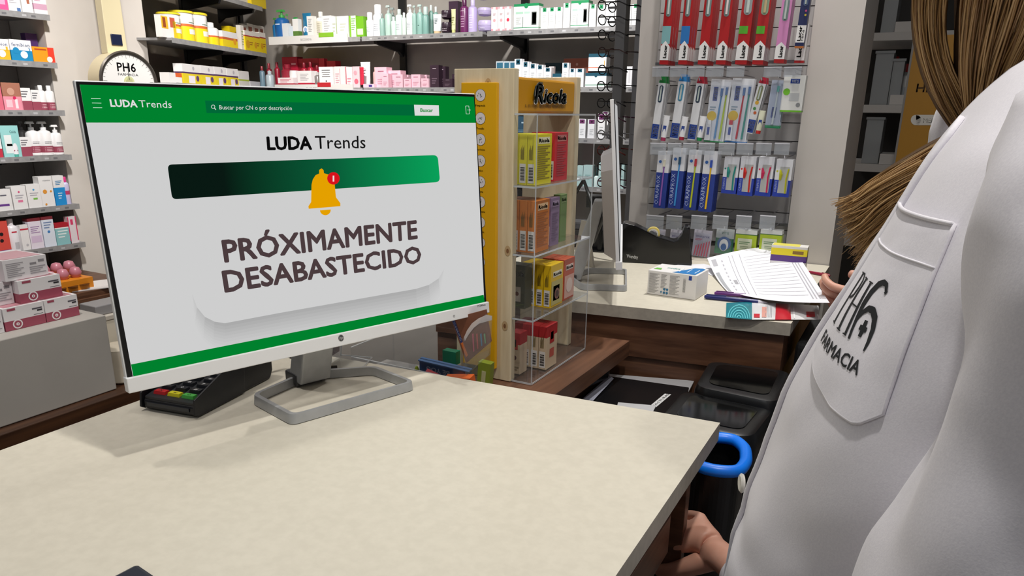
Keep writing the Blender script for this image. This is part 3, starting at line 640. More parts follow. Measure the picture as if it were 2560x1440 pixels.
# ------------------------------------------------------------ corner shelving (slanted)
CZ = H0+.385
CR = Rack((A0.x, A0.y), (dA.x, dA.y), CZ, 'products on the slanted corner shelves', 'corner')
s0 = 0.0; s1 = (A1-A0).length
CR2 = Rack((A0.x, A0.y), (dA.x, dA.y), CZ-.25, CR.g, 'corner'); CR0 = Rack((A0.x, A0.y), (dA.x, dA.y), CZ+.315, CR.g, 'corner')
shelf(CR, s0, s1-.02, .34, 'slanted corner shelf holding the yellow tubs', 'slanted corner shelves', tags=False, bracket=(.72, 1.2))
shelf(CR2, s0, s1-.02, .34, 'slanted corner shelf below the yellow tubs', 'slanted corner shelves', tags=False, bracket=(.72,))
shelf(CR0, s0, s1-.02, .34, 'slanted corner shelf above the yellow tubs', 'slanted corner shelves', tags=False, bracket=(.72, 1.2))
post(CR, .72, .3, 2.7, .33, label='black upright behind the slanted corner shelves'); post(CR, 1.28, .3, 2.7, .2, .05, label='black upright at the inner corner beside the back shelves')
YB = [(0, .52, '#e8cf18'), (.52, .62, '#cf6a3a'), (.62, 1, W_)]
TUB = dict(bands=[(0, .50, '#ecd21a'), (.50, .58, '#d06a34'), (.58, .93, W_)], cap='#e9d32a', dec=[(.3, .26, .75, .42, '#f1ece0'), (.55, .66, .8, .8, '#b9c2b4')], lines=[(.3, .6, .8, .66, 1, '#557755')])
ci = CR.item
ci(404, 440, 40, 'carton', dict(c='#eeeae6', dec=[(0, .4, .45, .95, '#e8b820'), (.1, .45, .3, .9, '#b33a2a'), (.6, .5, .95, .95, '#c8573a'), (.8, 0, 1, .8, '#e8c820')]), 'red, yellow and white carton at the near end of the corner shelf', off=.03, d=.04)
ci(434, 466, 33, 'tub', TUB, 'white and yellow tub, first of the three tubs', off=.05)
ci(467, 500, 29, 'tub', TUB, 'white and yellow tub, middle and tallest of the three tubs', off=.05)
ci(502, 533, 34, 'tub', TUB, 'white and yellow tub, last of the three tubs', off=.05)
ci(534, 555, 57, 'bottle', dict(bands=YB, cap='#f0f0f0'), 'small white and yellow bottle after the tubs', off=.05)
ci(557, 594, 80, 'carton', dict(bands=[(0, .5, '#ecd01a'), (.5, .64, '#c9653a'), (.64, 1, W_)], disc=[(.8, .45, .2, '#e8a020')]), 'low white and yellow carton beside the small bottle', off=.05)
ci(576, 600, 68, 'carton', dict(c='#e8cc12'), 'plain yellow carton standing behind the low one', off=.125)
PAK = dict(bands=[(0, .72, '#e9cc14'), (.72, .78, '#a8322a'), (.78, 1, '#e6e0d8')], disc=[(.3, .35, .22, '#d9a018')], lines=[(.45, .3, .9, .5, 2, '#a86a18')])
ci(603, 611, 64, 'carton', dict(c='#e6e0d8', lines=[(.2, .2, .8, .8, 6, '#9aa86a')]), 'white narrow carton before the yellow packs', off=.05)
ci(613, 634, 78, 'carton', PAK, 'yellow pack with white top, first of three', off=.04)
ci(634, 650, 81, 'carton', PAK, 'yellow pack with white top, second of three', off=.04)
ci(650, 665, 82, 'carton', PAK, 'yellow pack with white top, third of three', off=.04)
for k, (a, b, t) in enumerate(((606, 620, 62), (620, 635, 60), (636, 650, 64), (650, 662, 66))):
    ci(a, b, t, 'carton', dict(c='#d8d3cc', dec=[(.2, .7, .8, .9, '#8a4a3a')]), '%s pale pack in the rear row behind the yellow packs' % ORD[k], off=.14)
c2 = CR2.item
PUR = dict(bands=[(0, .52, '#e6cf22'), (.52, .6, '#4a2a5c'), (.6, 1, '#e8e6e6')], dec=[(.3, .05, .65, .42, '#ece6ee')], disc=[(.8, .3, .15, '#5c3a70'), (.6, .8, .1, '#b9b6bd')])
c2(423, 455, 182, 'carton', dict(dec=[(.5, .6, 1, 1, '#e0622c')]), 'white carton with orange corner behind the monitor top', off=.05)
for k, (a, b, t) in enumerate(((457, 502, 161), (503, 536, 165), (537, 567, 168), (568, 596, 172))):
    c2(a, b, t, 'carton', PUR, '%s white, purple and yellow carton in the lower corner row' % ORD[k], off=.05)
c2(597, 623, 178, 'carton', dict(bands=[(0, .4, '#d9d6cc'), (.4, .5, '#a9b83a'), (.5, 1, '#dcdad8')]), 'white carton with lime band at the end of the lower corner row', off=.05)
c2(626, 658, 204, 'carton', dict(c='#cfccd0'), 'low pale carton after the lime banded one', off=.05)
CR0.item(628, 664, -25, 'carton', dict(c='#e9cc14'), 'yellow carton on the highest corner shelf', off=.02)
CR0.item(590, 618, -32, 'carton', dict(c='#d6d2cc'), 'pale carton on the highest corner shelf', off=.05)
# ------------------------------------------------------------ back wall shelving
BY = 4.1
BA = Rack((0, BY), (1, 0), H0+.455, None, 'b'); BB_ = Rack((0, BY), (1, 0), H0+.137, None, 'b'); BC = Rack((0, BY), (1, 0), H0-.146, None, 'b'); BD = Rack((0, BY), (1, 0), H0-.422, None, 'b')
gS = 'grey shelves of the back wall'
def sx(r_, x, y=150): return r_.hit(x, y)[0]
xL0, xL1, xM0, xM1, xR0, xR1 = sx(BA, 676, 100), sx(BA, 900, 95), sx(BA, 904, 95), sx(BA, 1206, 90), sx(BA, 1218, 85), sx(BA, 1640, 80)
for r_, nm in ((BA, 'upper'), (BB_, 'middle'), (BC, 'lower'), (BD, 'bottom')):
    shelf(r_, xL0, xL1, .37, '%s back-wall shelf, left bay' % nm, gS, tags=False)
    shelf(r_, xM0, xM1, .37, '%s back-wall shelf, middle bay' % nm, gS, bracket=(xM0+.06,))
    shelf(r_, xR0, xR1, .37, '%s back-wall shelf, right bay' % nm, gS, bracket=(xR0+.06,))
for x, t in ((xM0+.06, 'left of the white spray cans'), (xR0+.06, 'left of the pink and white cartons')):
    post(BA, x, .3, 2.7, .36, .05, 'black upright of the back wall, '+t)
# low tray strips on the left bay
for r_, y0, y1, a, b, gcol, gx, lab in ((BA, 91, 109, 675, 872, '#7fb32a', (800, 837), 'white tray strip with green tab on the upper left back shelf'), (BB_, 212, 226, 690, 885, '#b8242e', (797, 830), 'white tray strip with red tab on the middle left back shelf')):
    s0_, _ = r_.hit(a, (y0+y1)/2); s1_, _ = r_.hit(b, (y0+y1)/2); m = M(); hh = .052
    m.box((s0_, BY-.012, r_.z-.03), (s1_, BY-.003, r_.z+hh-.03), C('#d8d6d3', .5)); g0_, _ = r_.hit(gx[0], y0); g1_, _ = r_.hit(gx[1], y0)
    m.box((g0_, BY-.0135, r_.z+.006), (g1_, BY-.0121, r_.z+.034), C(gcol)); m.textq('BIODERMA' if y0 == 91 else 'ROSE', [(s0_+(s1_-s0_)*.42, BY-.0126, r_.z-.012), (s0_+(s1_-s0_)*.56, BY-.0126, r_.z-.012), (s0_+(s1_-s0_)*.56, BY-.0126, r_.z+.004), (s0_+(s1_-s0_)*.42, BY-.0126, r_.z+.004)], C('#8f8d8c'))
    tag(m.build('shelf_tray'), lab, 'tray')
g = 'products on the back wall shelves'
def ba(*a, **k): return BA.item(*a, group=g, **k)
def bb(*a, **k): return BB_.item(*a, group=g, **k)
def bc(*a, **k): return BC.item(*a, group=g, **k)
def bd(*a, **k): return BD.item(*a, group=g, **k)
UL = ' on the upper left back shelf'
DB = '#1f5fa0'
ba(678, 690, 44, 'pump', dict(c='#1d6aa0', cap='#3f8a3a'), 'blue pump bottle with green top, leftmost'+UL, off=.10)
ba(679, 706, 22, 'pump', dict(c=DB, cap='#3f9a44', dec=[(.3, .75, .7, .8, '#cfe0ee')]), 'large blue pump bottle with green pump'+UL, off=.05)
ba(712, 720, 34, 'pump', dict(c='#2a7f86', cap='#5aa05a'), 'teal pump bottle in the rear row'+UL, off=.16)
ba(728, 742, 42, 'pump', dict(c='#1c6b70', cap='#2fa04a'), 'dark teal bottle with green top in the rear row'+UL, off=.16)
ba(706, 720, 58, 'carton', dict(c='#d9dde0'), 'narrow pale grey carton beside the large blue pump bottle', off=.03)
ba(724, 733, 65, 'carton', dict(c='#cfdbe3'), 'slim pale blue carton'+UL, off=.03)
ba(732, 746, 47, 'carton', dict(bands=[(0, .42, '#5a7f3a'), (.42, 1, '#e5e5e2')]), 'white carton with green foot'+UL, off=.03)
ba(748, 769, 31, 'tube', dict(c='#1f6f96', cap='#2a5c46', disc=[(.5, .38, .3, '#e6ecf2'), (.5, .38, .18, '#8fb0d8')]), 'blue tube with white round label'+UL, off=.03)
ba(768, 783, 40, 'carton', dict(c='#e3e3df', lines=[(.2, .3, .8, .9, 8, '#a5a5a5')]), 'tall white carton beside the blue tube', off=.03)
ba(786, 804, 28, 'bottle', dict(bands=[(0, .9, '#d3cdba'), (.9, 1, '#e6e4dc')], cap='#d8d8d4', lines=[(.2, .3, .8, .8, 5, '#9a9684')]), 'beige bottle with white cap'+UL, off=.05)
ba(805, 829, 39, 'carton', dict(bands=[(0, .14, '#6f9cc8'), (.14, 1, '#e6e6e3')], lines=[(.2, .3, .8, .9, 6, '#b9b9bd')]), 'white carton with blue foot'+UL, off=.03)
ba(829, 842, 42, 'carton', dict(c='#e8e8e4', dec=[(.9, 0, 1, 1, '#8aa55a')], lines=[(.2, .25, .8, .75, 3, '#bfc4b4')]), 'narrow white carton with green edge'+UL, off=.03)
ba(843, 871, 40, 'carton', dict(c='#eceae6', lines=[(.25, .3, .8, .7, 3, '#c2c6b8')]), 'wide white carton before the green one'+UL, off=.03)
ba(873, 891, 39, 'carton', dict(c='#7cb62c', dec=[(.25, 0, .95, 1, '#d9ead0')], lines=[(.3, .3, .9, .9, 6, '#7fae62')]), 'white and green carton'+UL, off=.0 if 0 else .004)
ba(891, 909, 41, 'carton', dict(c='#6fae22', dec=[(.1, .1, .9, .4, '#cfe2bd')]), 'bright green carton at the bay end'+UL, off=.004)
G1, G2, G3 = '#a7bfb5', '#bcd0c6', '#8aa9a0'
UM = ' on the upper middle back shelf'
def ln_(n=4, c='#a9adb3'): return [(.25, .25, .75, .6, n, c)]
ba(912, 927, 30, 'spray', dict(c='#e9ebee', cap='#f3f4f6', lines=ln_()), 'shorter white spray can at the left end'+UM)
ba(928, 948, 10, 'spray', dict(c='#e9ebee', cap='#f3f4f6', lines=ln_()), 'taller white spray can'+UM)
ba(946, 957, 33, 'bottle', dict(c=G3, cap='#7d8a86'), 'small green glass bottle beside the taller spray can')
ba(958, 974, 12, 'pump', dict(c=G1, cap='#a9b5b1'), 'pale green pump bottle after the small glass one', off=.03)
ba(969, 984, 18, 'pump', dict(c=G3, cap='#8d9894'), 'grey green pump bottle in the rear row'+UM, off=.12)
ba(975, 986, 41, 'bottle', dict(c=G2, cap='#d8e2de'), 'small mint bottle before the large mint one')
ba(985, 1001, 22, 'bottle', dict(c='#c6dbd0', cap='#b9c4bf', lines=ln_(3)), 'large mint bottle with grey cap'+UM)
ba(1002, 1012, 31, 'bottle', dict(c='#c3cfc8', cap='#dfe5e2'), 'slim mint bottle after the large mint one')
ba(1012, 1028, 10, 'pump', dict(c='#dde7e2', cap='#e4e9e6', lines=ln_(5)), 'white green pump bottle'+UM)
ba(1028, 1038, 13, 'pump', dict(c='#93b5ac', cap='#a9bab4'), 'slim teal pump bottle'+UM)
ba(1038, 1053, 10, 'pump', dict(c='#86ada4', cap='#b7cbc6', lines=[(.4, .4, .6, .5, 1, '#3f6058')]), 'teal pump bottle with clear top'+UM)
ba(1053, 1067, 16, 'spray', dict(c='#7ba59c', cap='#b9cdc8'), 'teal bottle with clear spray cap'+UM)
ba(1069, 1080, 12, 'bottle', dict(c='#7fa39a', cap='#c8d3d0'), 'teal bottle behind the white tube'+UM, off=.06)
ba(1081, 1092, 16, 'bottle', dict(c='#7fa39a', cap='#d8dedc'), 'second teal bottle behind the white tube'+UM, off=.06)
ba(1076, 1097, 34, 'tube', dict(c='#e3e8ea', cap='#d9bf98', lines=[(.3, .5, .7, .8, 3, '#9aa3a8')]), 'white tube standing on a beige cap'+UM, off=-.0 if 0 else .004)
DJ = dict(c='#2c1e2a', cap='#362734', lines=[(.25, .2, .75, .5, 2, '#9a8f98')])
j1 = ba(1098, 1121, 55, 'jar', DJ, 'dark plum jar at the bottom of the pair'+UM, off=.02)
ba(1098, 1121, 25, 'jar', DJ, 'dark plum jar on top of the pair'+UM, off=.02, z=BA.z+.0835)
ba(1122, 1145, 3, 'carton', dict(c='#3a2338'), 'dark plum carton behind the cream tube'+UM, off=.09)
ba(1125, 1136, 22, 'tube', dict(c='#dfe0ae', cap='#d3d48e', lines=[(.2, .3, .8, .7, 4, '#9a9a62')]), 'pale yellow slim tube'+UM)
ba(1146, 1165, -3, 'bottle', dict(c='#6d2a5e', cap='#5a214d', lines=[(.3, .2, .7, .7, 5, '#b98fb0'), (.2, .85, .8, .9, 1, '#d9c2d4')]), 'tall purple bottle'+UM)
ba(1166, 1186, -2, 'bottle', dict(c='#c3b4dd', cap='#cfc3e4', lines=[(.3, .15, .7, .75, 6, '#e3dcf2')]), 'tall lilac bottle'+UM)
LJ = dict(c='#b9abd3', cap='#c6badd', lines=[(.35, .2, .65, .4, 2, '#e6e0f2')])
ba(1187, 1223, 50, 'jar', LJ, 'lilac jar at the bottom of the stack'+UM, off=.02)
ba(1187, 1219, 18, 'jar', LJ, 'lilac jar in the middle of the stack'+UM, off=.02, z=BA.z+.092)
ba(1190, 1212, -10, 'jar', dict(c='#b9abd3', cap='#9c8fb5'), 'small lilac jar on top of the stack'+UM, off=.03, z=BA.z+.182)
UR = ' on the upper right back shelf'
PW = dict(c='#f0eeee', dec=[(0, 0, .3, .1, '#eea0aa'), (.7, .9, 1, 1, '#eea0aa'), (.0, .93, .3, 1, '#f3bcc3'), (.7, 0, 1, .06, '#eea0aa')], disc=[(.5, .45, .2, '#efb0b6')], lines=[(.3, .65, .7, .75, 2, '#c9a3a8')])
PW2 = dict(PW); PW2['disc'] = [(.5, .45, .22, '#e2405a')]
ba(1228, 1244, 18, 'carton', PW, 'first white carton with pink corners'+UR); ba(1245, 1261, 17, 'carton', PW, 'second white carton with pink corners'+UR); ba(1262, 1278, 16, 'carton', PW2, 'third white carton with pink corners and red dot'+UR)
GR = '#1f8a55'
KIT = lambda n: dict(bands=[(0, .07, '#eeeeec'), (.07, .1, GR), (.1, .9, '#eef0ee'), (.9, 1, GR)], disc=[(.5, .92, .1, GR)], dec=[(.08, .62, .38, .7, '#a8cfb8'), (.42, .62, .65, .7, '#b5d8c4'), (.72, .18, .92, .68, '#49504c'), (.75, .22, .90, .64, '#e6e9e8'), (.36, .1, .38, .5, '#274a38')], lines=[(.1, .2, .3, .5, 4, '#b9bfbb')])
SM = lambda: dict(c='#f0f0ef', dec=[(.25, .82, .75, 1, '#1f8a55'), (.4, .88, .6, .92, '#dfeee6')], lines=[(.25, .3, .75, .7, 4, '#c3c6c5')])
ba(1284, 1347, 9, 'carton', KIT(1), 'wide white kit box with green chevron top'+UR, d=.06)
for k, (a, b, t) in enumerate(((1352, 1370, 20), (1371, 1388, 19), (1389, 1406, 18), (1408, 1425, 8))): ba(a, b, t, 'carton', SM(), '%s white carton with green tab after the wide kit box' % ORD[k])
ba(1427, 1471, 1, 'carton', KIT(2), 'second kit box with green top, narrower, by the glasses rack', d=.06)
for k, (a, b, t) in enumerate(((1473, 1490, 11), (1493, 1512, 12))): ba(a, b, t, 'carton', SM(), '%s white carton with green tab next to the glasses rack' % ORD[k])
ba(1513, 1536, -6, 'carton', dict(c='#f2f2f4', lines=[(.25, .2, .75, .5, 3, '#c3c6c9')]), 'plain white carton half behind the glasses rack'+UR)
for k, (a, b, t) in enumerate(((1537, 1556, 8), (1557, 1578, 12), (1579, 1598, 10))): ba(a, b, t, 'carton', SM(), '%s green-tabbed carton showing through the glasses rack' % ORD[k])
# middle row
ML = ' on the middle left back shelf'
RD = '#b01f3a'
bb(646, 656, 165, 'bottle', dict(c='#6d8796', cap='#8a2c34'), 'slim grey blue bottle with dark red cap'+ML, off=.08)
bb(660, 675, 177, 'bottle', dict(c='#a9b6bd', cap='#b8c3c8'), 'pale grey bottle with white cap'+ML, off=.03)
bb(664, 674, 158, 'bottle', dict(c='#8b2434', cap='#9c2a3a'), 'slim red bottle in the rear row'+ML, off=.15)
bb(684, 694, 155, 'bottle', dict(c='#8e1c30', cap='#a3283b'), 'dark red slim bottle'+ML, off=.12)
bb(697, 720, 160, 'bottle', dict(c='#8a2233', cap='#8a2233'), 'dark red round bottle'+ML, off=.06)
bb(707, 745, 142, 'carton', dict(c=RD, dec=[(.6, .75, .9, .8, '#e8a8b2')]), 'large crimson carton in the rear row'+ML, off=.15)
bb(746, 798, 146, 'carton', dict(c='#8c1426', dec=[(0, .85, 1, 1, '#a81c2e')]), 'wide dark red carton in the rear row'+ML, off=.16)
bb(798, 812, 146, 'carton', dict(c='#c3233a'), 'narrow bright red carton in the rear row'+ML, off=.16)
bb(818, 840, 152, 'carton', dict(c='#c0182f'), 'small red carton in the rear row'+ML, off=.16)
for k, (a, b, t) in enumerate(((750, 762, 156), (766, 778, 154), (784, 794, 163))): bb(a, b, t, 'bottle', dict(c='#9c1f33', cap='#7c1526'), '%s small red bottle in the middle row%s' % (ORD[k], ML), off=.10)
bb(719, 737, 176, 'jar', dict(c='#e6e3e2', cap='#dedada'), 'small white jar above the low red carton', off=.06)
bb(695, 734, 194, 'carton', dict(bands=[(0, .45, RD), (.45, 1, '#efe5e6')], lines=[(.15, .5, .85, .9, 3, '#d88a98')]), 'low white and red carton'+ML, off=.02)
bb(744, 779, 177, 'carton', dict(bands=[(0, .3, '#b8243e'), (.3, 1, '#e9e6e6')], lines=[(.2, .4, .8, .85, 5, '#b9b5b8')]), 'white carton with crimson foot'+ML, off=.02)
bb(781, 795, 180, 'bottle', dict(c='#6f6a68', cap='#b9b6b4'), 'grey glass bottle beside the white curved-print carton', off=.05)
bb(798, 833, 167, 'carton', dict(c='#eceae9', dec=[(.2, .82, .8, .86, '#57555a'), (.2, .72, .8, .75, '#57555a'), (.25, .62, .75, .65, '#57555a'), (.2, .52, .8, .55, '#57555a')], disc=[(.5, .32, .05, '#57555a')]), 'white carton with stacked dark curved print'+ML, off=.02)
bb(836, 863, 166, 'carton', dict(c='#ead9da', dec=[(.5, .1, .53, .9, '#c46a78')], lines=[(.1, .2, .45, .7, 5, '#c99aa2')]), 'pale pink carton, first'+ML, off=.02)
bb(865, 881, 167, 'carton', dict(c='#ecdcdd', dec=[(0, 0, .08, 1, '#c43a52')], lines=[(.2, .1, .8, .5, 3, '#d08a98')]), 'pale pink carton with red edge, second'+ML, off=.02)
bb(882, 899, 166, 'carton', dict(c='#e9c6cc', disc=[(.5, .3, .3, '#d4677c'), (.4, .7, .25, '#e2a0ac')]), 'flower print pink carton, third'+ML, off=.02)
bb(896, 906, 168, 'tube', dict(c='#c42440', cap='#2a1214'), 'red slim tube on a dark cap'+ML, off=.004)
bb(893, 917, 154, 'tube', dict(c='#ece9ea', cap='#dcd9da', lines=[(.3, .4, .7, .8, 3, '#b9b6bb')]), 'tall white tube behind the red tube'+ML, off=.05)
MM = ' on the middle back shelf'
PKC = '#e9bcc9'
def pk(): return dict(c=PKC, lines=[(.2, .15, .8, .45, 3, '#c98fa2'), (.25, .75, .75, .85, 1, '#a8627a')])
bb(930, 941, 168, 'bottle', dict(c='#d9a6a6', cap='#e0b4b4'), 'slim rose bottle left of the pink cartons', off=.03)
for k, (a, b, t, o_, nm) in enumerate(((938, 967, 168, .03, 'tallest pink carton, leftmost'), (955, 971, 184, .006, 'short pink carton in front of the tallest'), (971, 1002, 176, .05, 'wide pink carton, second tallest'), (985, 1007, 186, .006, 'short pink carton before the second tallest'), (1007, 1021, 187, .07, 'pink carton in the rear row, left'), (1009, 1027, 197, .006, 'low pink carton, left of centre'), (1028, 1051, 186, .02, 'medium pink carton near the plum ones'), (1052, 1067, 187, .08, 'pink carton in the rear row, right'), (1053, 1072, 196, .006, 'low pink carton beside the plum ones'))):
    bb(a, b, t, 'carton', pk(), nm+MM, off=o_)
bb(908, 936, 210, 'carton', dict(c='#e8c9d8', dec=[(.5, .2, .8, .8, '#4a3a8a')]), 'flat pink carton with violet mark at the bay start', off=.004)
def dk(): return dict(c='#34222f', lines=[(.2, .15, .8, .45, 3, '#6a5764')], dec=[(.3, .84, .7, .87, '#b5a8b0')])
for k, (a, b, t, o_, nm) in enumerate(((1075, 1097, 163, .02, 'tallest plum carton'), (1095, 1114, 166, .06, 'second plum carton, set back'), (1107, 1131, 197, .006, 'low plum carton in front'), (1130, 1148, 185, .03, 'plum carton by the pine board'))): bb(a, b, t, 'carton', dk(), nm+MM, off=o_)
MR = ' above the sweet stand'
TE = '#1d4f62'
def tw(): return dict(c='#efeff1', dec=[(.22, .80, .78, .98, TE), (.4, .86, .6, .92, '#dfe8ec')], lines=[(.25, .3, .75, .65, 4, '#c3c6c9')])
for k, (a, b) in enumerate(((1240, 1258), (1259, 1273), (1274, 1288))): bb(a, b, 153, 'carton', dict(c='#d8e2e8', dec=[(.1, .5, .95, .95, '#386f88')]), '%s blue-labelled pack just over the pine board' % ORD[k], off=.14)
for k, (a, b, t) in enumerate(((1286, 1304, 147), (1305, 1322, 154), (1323, 1340, 159), (1341, 1358, 162), (1360, 1378, 169))): bb(a, b, t, 'carton', tw(), '%s white carton with petrol-blue tab%s' % (ORD[k], MR), off=.01+.012*k)
bb(1372, 1384, 166, 'carton', dict(c='#d3cdcc'), 'grey white carton behind the petrol-blue tab row', off=.14)
bb(1362, 1402, 157, 'carton', dict(c='#22404c'), 'dark petrol carton in the rear row', off=.22)
bb(1381, 1403, 184, 'carton', dict(c='#e9ebed', dec=[(0, .75, 1, 1, TE)]), 'low white carton with petrol top', off=.01)
for k, (a, b, t) in enumerate(((1405, 1421, 157), (1423, 1437, 171), (1439, 1459, 171))): bb(a, b, t, 'carton', tw(), '%s petrol-tabbed carton right of the dark petrol one' % ORD[k], off=.012+.01*k)
bb(1408, 1470, 146, 'carton', dict(c='#a8604c', disc=[(.55, .8, .05, '#d8a898')]), 'wide copper brown carton in the rear row', off=.2)
bb(1463, 1516, 182, 'carton', dict(bands=[(0, .12, '#eef0f2'), (.12, .17, '#4a8a6a'), (.17, .78, '#eef0f2'), (.78, 1, TE)], disc=[(.5, .8, .12, TE)]), 'wide white carton with petrol chevron, lower of two', off=.01, d=.08)
bb(1471, 1516, 134, 'carton', dict(bands=[(0, .18, '#f0f0f2'), (.18, .22, '#d06a3a'), (.22, .8, '#f0f1f3'), (.8, 1, TE)], dec=[(.88, .3, .92, .6, '#d9a83a')]), 'white carton with orange stripe, upper of two', off=.02, d=.06, z=BB_.z+.086)
for k, (a, b, t) in enumerate(((1537, 1556, 160), (1558, 1580, 166))): bb(a, b, t, 'carton', dict(c='#ececef', dec=[(.6, .2, .8, .9, '#d9d9dd')]), '%s white carton seen through the middle of the glasses rack' % ORD[k])
VI = '#6a2a60'
def vw(): return dict(c='#efeff1', dec=[(.15, .76, .85, .97, VI), (.4, .83, .6, .9, '#e3d3e0')], lines=[(.25, .15, .75, .5, 4, '#c3c6c9')])
bc(1286, 1321, 291, 'carton', dict(c='#25495e', dec=[(.5, .65, .9, .72, '#a9bfcc')], lines=[(.1, .1, .9, .35, 3, '#5f8094')]), 'dark petrol carton seen through the clear stand', off=.02)
for k, (a, b, t) in enumerate(((1446, 1464, 297), (1469, 1489, 298), (1494, 1512, 284), (1505, 1520, 278), (1541, 1560, 290))): bc(a, b, t, 'carton', vw(), '%s white carton with violet tab on the lower back shelf' % ORD[k], off=.012+.02*(k == 3)*4)
AQ = '#b9d8d8'
for k, (a, b, t) in enumerate(((1443, 1457, 414), (1458, 1481, 413), (1496, 1516, 405), (1541, 1560, 412))): bd(a, b, t, 'carton', dict(c=AQ, lines=[(.2, .3, .8, .6, 2, '#9ac0c0')]), '%s pale aqua carton on the bottom back shelf' % ORD[k])
bd(1483, 1495, 418, 'dropper', dict(c='#d3e6e6', cap='#20383a'), 'dropper bottle with dark top between the aqua cartons', off=.01)
# ------------------------------------------------------------ glasses rack
rk = thing('glasses_rack', 'tall grey post rack of reading glasses behind the rear counter', 'display rack', (-1.10, 2.9, 0))
m = MI(rk); m.box((-1.115, 2.88, .03), (-1.075, 2.93, 2.1), C('#8a8a8c', .35, .3)); m.build('post', rk, bev=.003)
m = MI(rk); m.box((-1.04, 2.90, .03), (-1.01, 2.92, 2.1), C('#a5a5a8', .3, .3)); m.build('rear_rail', rk)
m = MI(rk); m.lathe([(.2, 0), (.2, .015), (.05, .03)], C('#8a8a8c', .35), 24, (-1.09, 2.9, .001)); m.build('foot', rk)
gl_y = [12, 48, 85, 128, 172, 212, 254, 291, 333, 371, 410, 450]
gc = ['#101013', '#141416', '#18181b', '#3a1e1c', '#101013', '#131316', '#101013', '#4a1430', '#9a9a9c', '#7a2c26', '#1a1c22', '#5a1a38']
gn = ['black', 'black', 'black', 'dark brown', 'black', 'black', 'black', 'wine red', 'clear grey', 'red brown', 'blue black', 'plum']
for k, y in enumerate(gl_y):
    p = ony(1518-(k > 4)*3, y+4, 2.86); col = C(gc[k], .25)
    o = thing('reading_glasses', 'pair of %s reading glasses, %s from the top of the rack' % (gn[k], ORD[k]), 'glasses', p, radians(-104), 'reading glasses on the rack')
    m = M()
    for sgn in (-1, 1):
        m.tube([(sgn*.033+.025*cos(t)*1, 0, .0175*sin(t)) for t in [2*pi*i/18 for i in range(18)]], .0021, col, 6, closed=True)
    m.tube([(-.009, 0, .004), (0, -.002, .008), (.009, 0, .004)], .002, col, 6); m.build('frame', o, smooth=True, ang=0)
    m = M()
    for sgn in (-1, 1): m.quad([(sgn*.033+.024*cos(2*pi*i/16), .0005, .0165*sin(2*pi*i/16)) for i in range(16)], ACR)
    m.build('lenses', o)
    for sgn in (-1, 1):
        m = M(); m.tube([(sgn*.058, 0, .006), (sgn*.062, .01, .007), (sgn*.062, .10, .003), (sgn*.060, .135, -.012)], [.0022, .0025, .002, .0025], col, 6); m.build('temple', o, smooth=True, ang=0)
    m = MI(rk); m.box((-1.15, 2.885, p.z-.004), (-1.115, 2.905, p.z+.002), C('#77777a', .4)); m.build('peg', rk)
# ------------------------------------------------------------ store room shelving on the right
sr = thing('store_shelving', 'open store shelving behind the pharmacist, right of the pillar', 'shelving', (.1, 4.2, 0))
SZ = [ony(2180, 82, 3.4).z, ony(2180, 262, 3.4).z, ony(2160, 410, 3.4).z, ony(2160, 600, 3.4).z]
for k, z in enumerate(SZ):
    m = MI(sr); m.box((-.27, 3.40, z-.03), (.75, 3.85, z), C('#cfccc9', .5)); m.build('shelf_board', sr, bev=.001)
m = MI(sr); m.box((-.30, 3.86, .01), (.78, 3.88, 2.6), C('#2a2725', .6)); m.build('back_panel', sr)
m = MI(sr); m.box((.75, 3.40, .01), (.78, 3.86, 2.6), C('#3a3734', .6)); m.build('side_panel', sr)
def bin_(x0, x1, y, z, h, label, col=FROST):
    a = ony(x0, y, 3.44); b = ony(x1, y, 3.44); w_ = (b.x-a.x); o = thing('storage_bin', label, 'bin', ((a.x+b.x)/2, 3.55, z+.0006), 0, 'clear storage bins on the store shelving')
    m = M(); t = .004
    for q in (((-w_/2, -.11, 0), (w_/2, .11, t)), ((-w_/2, -.11, t), (w_/2, -.11+t, h)), ((-w_/2, .11-t, t), (w_/2, .11, h)), ((-w_/2, -.11+t, t), (-w_/2+t, .11-t, h)), ((w_/2-t, -.11+t, t), (w_/2, .11-t, h))): m.box(*q, col)
    m.build('bin_body', o); m = M(); m.box((-w_/2-.004, -.115, h-.006), (w_/2+.004, -.11, h+.004), col); m.build('bin_rim', o); return o
bin_(2178, 2222, 225, SZ[1], .20, 'tall clear bin on the second store shelf')
bin_(2222, 2250, 235, SZ[1], .17, 'clear jug-like bin beside the tall one on the second store shelf')
bin_(2158, 2200, 370, SZ[2], .18, 'clear bin on the third store shelf')
bin_(2205, 2240, 50, SZ[0], .22, 'clear bin on the top store shelf')
def sb(x, y, z, label, w_=.045, h=.17, cap='#c22a28'): 
    p = ony(x, y, 3.72); put('bottle', w_, h, dict(c='#d4d4d3', cap=cap, dec=[(.2, .3, .8, .6, '#b9c3cc')]), (p.x, 3.72, z+.0006), 0, label, 'bottles on the store shelving')
sb(2262, 220, SZ[1], 'white bottle with red cap on the second store shelf'); sb(2232, 200, SZ[1], 'white bottle with red cap peeking behind the clear bins', .05, .2); 
def wb(x0, x1, y0, y1, z, label, col='#d9d6d3'):
    a = ony(x0, y1, 3.42); b = ony(x1, y1, 3.42); h = ony(x0, y0, 3.42).z-a.z; m = M(); m.box((-(b.x-a.x)/2, -.005, 0), ((b.x-a.x)/2, .2, abs(h)), C(col, .6)); o = m.build('white_carton', bev=.001); setloc(o, ((a.x+b.x)/2, 3.42, z+.0006)); tag(o, label, 'box', 'cartons on the store shelving'); return o
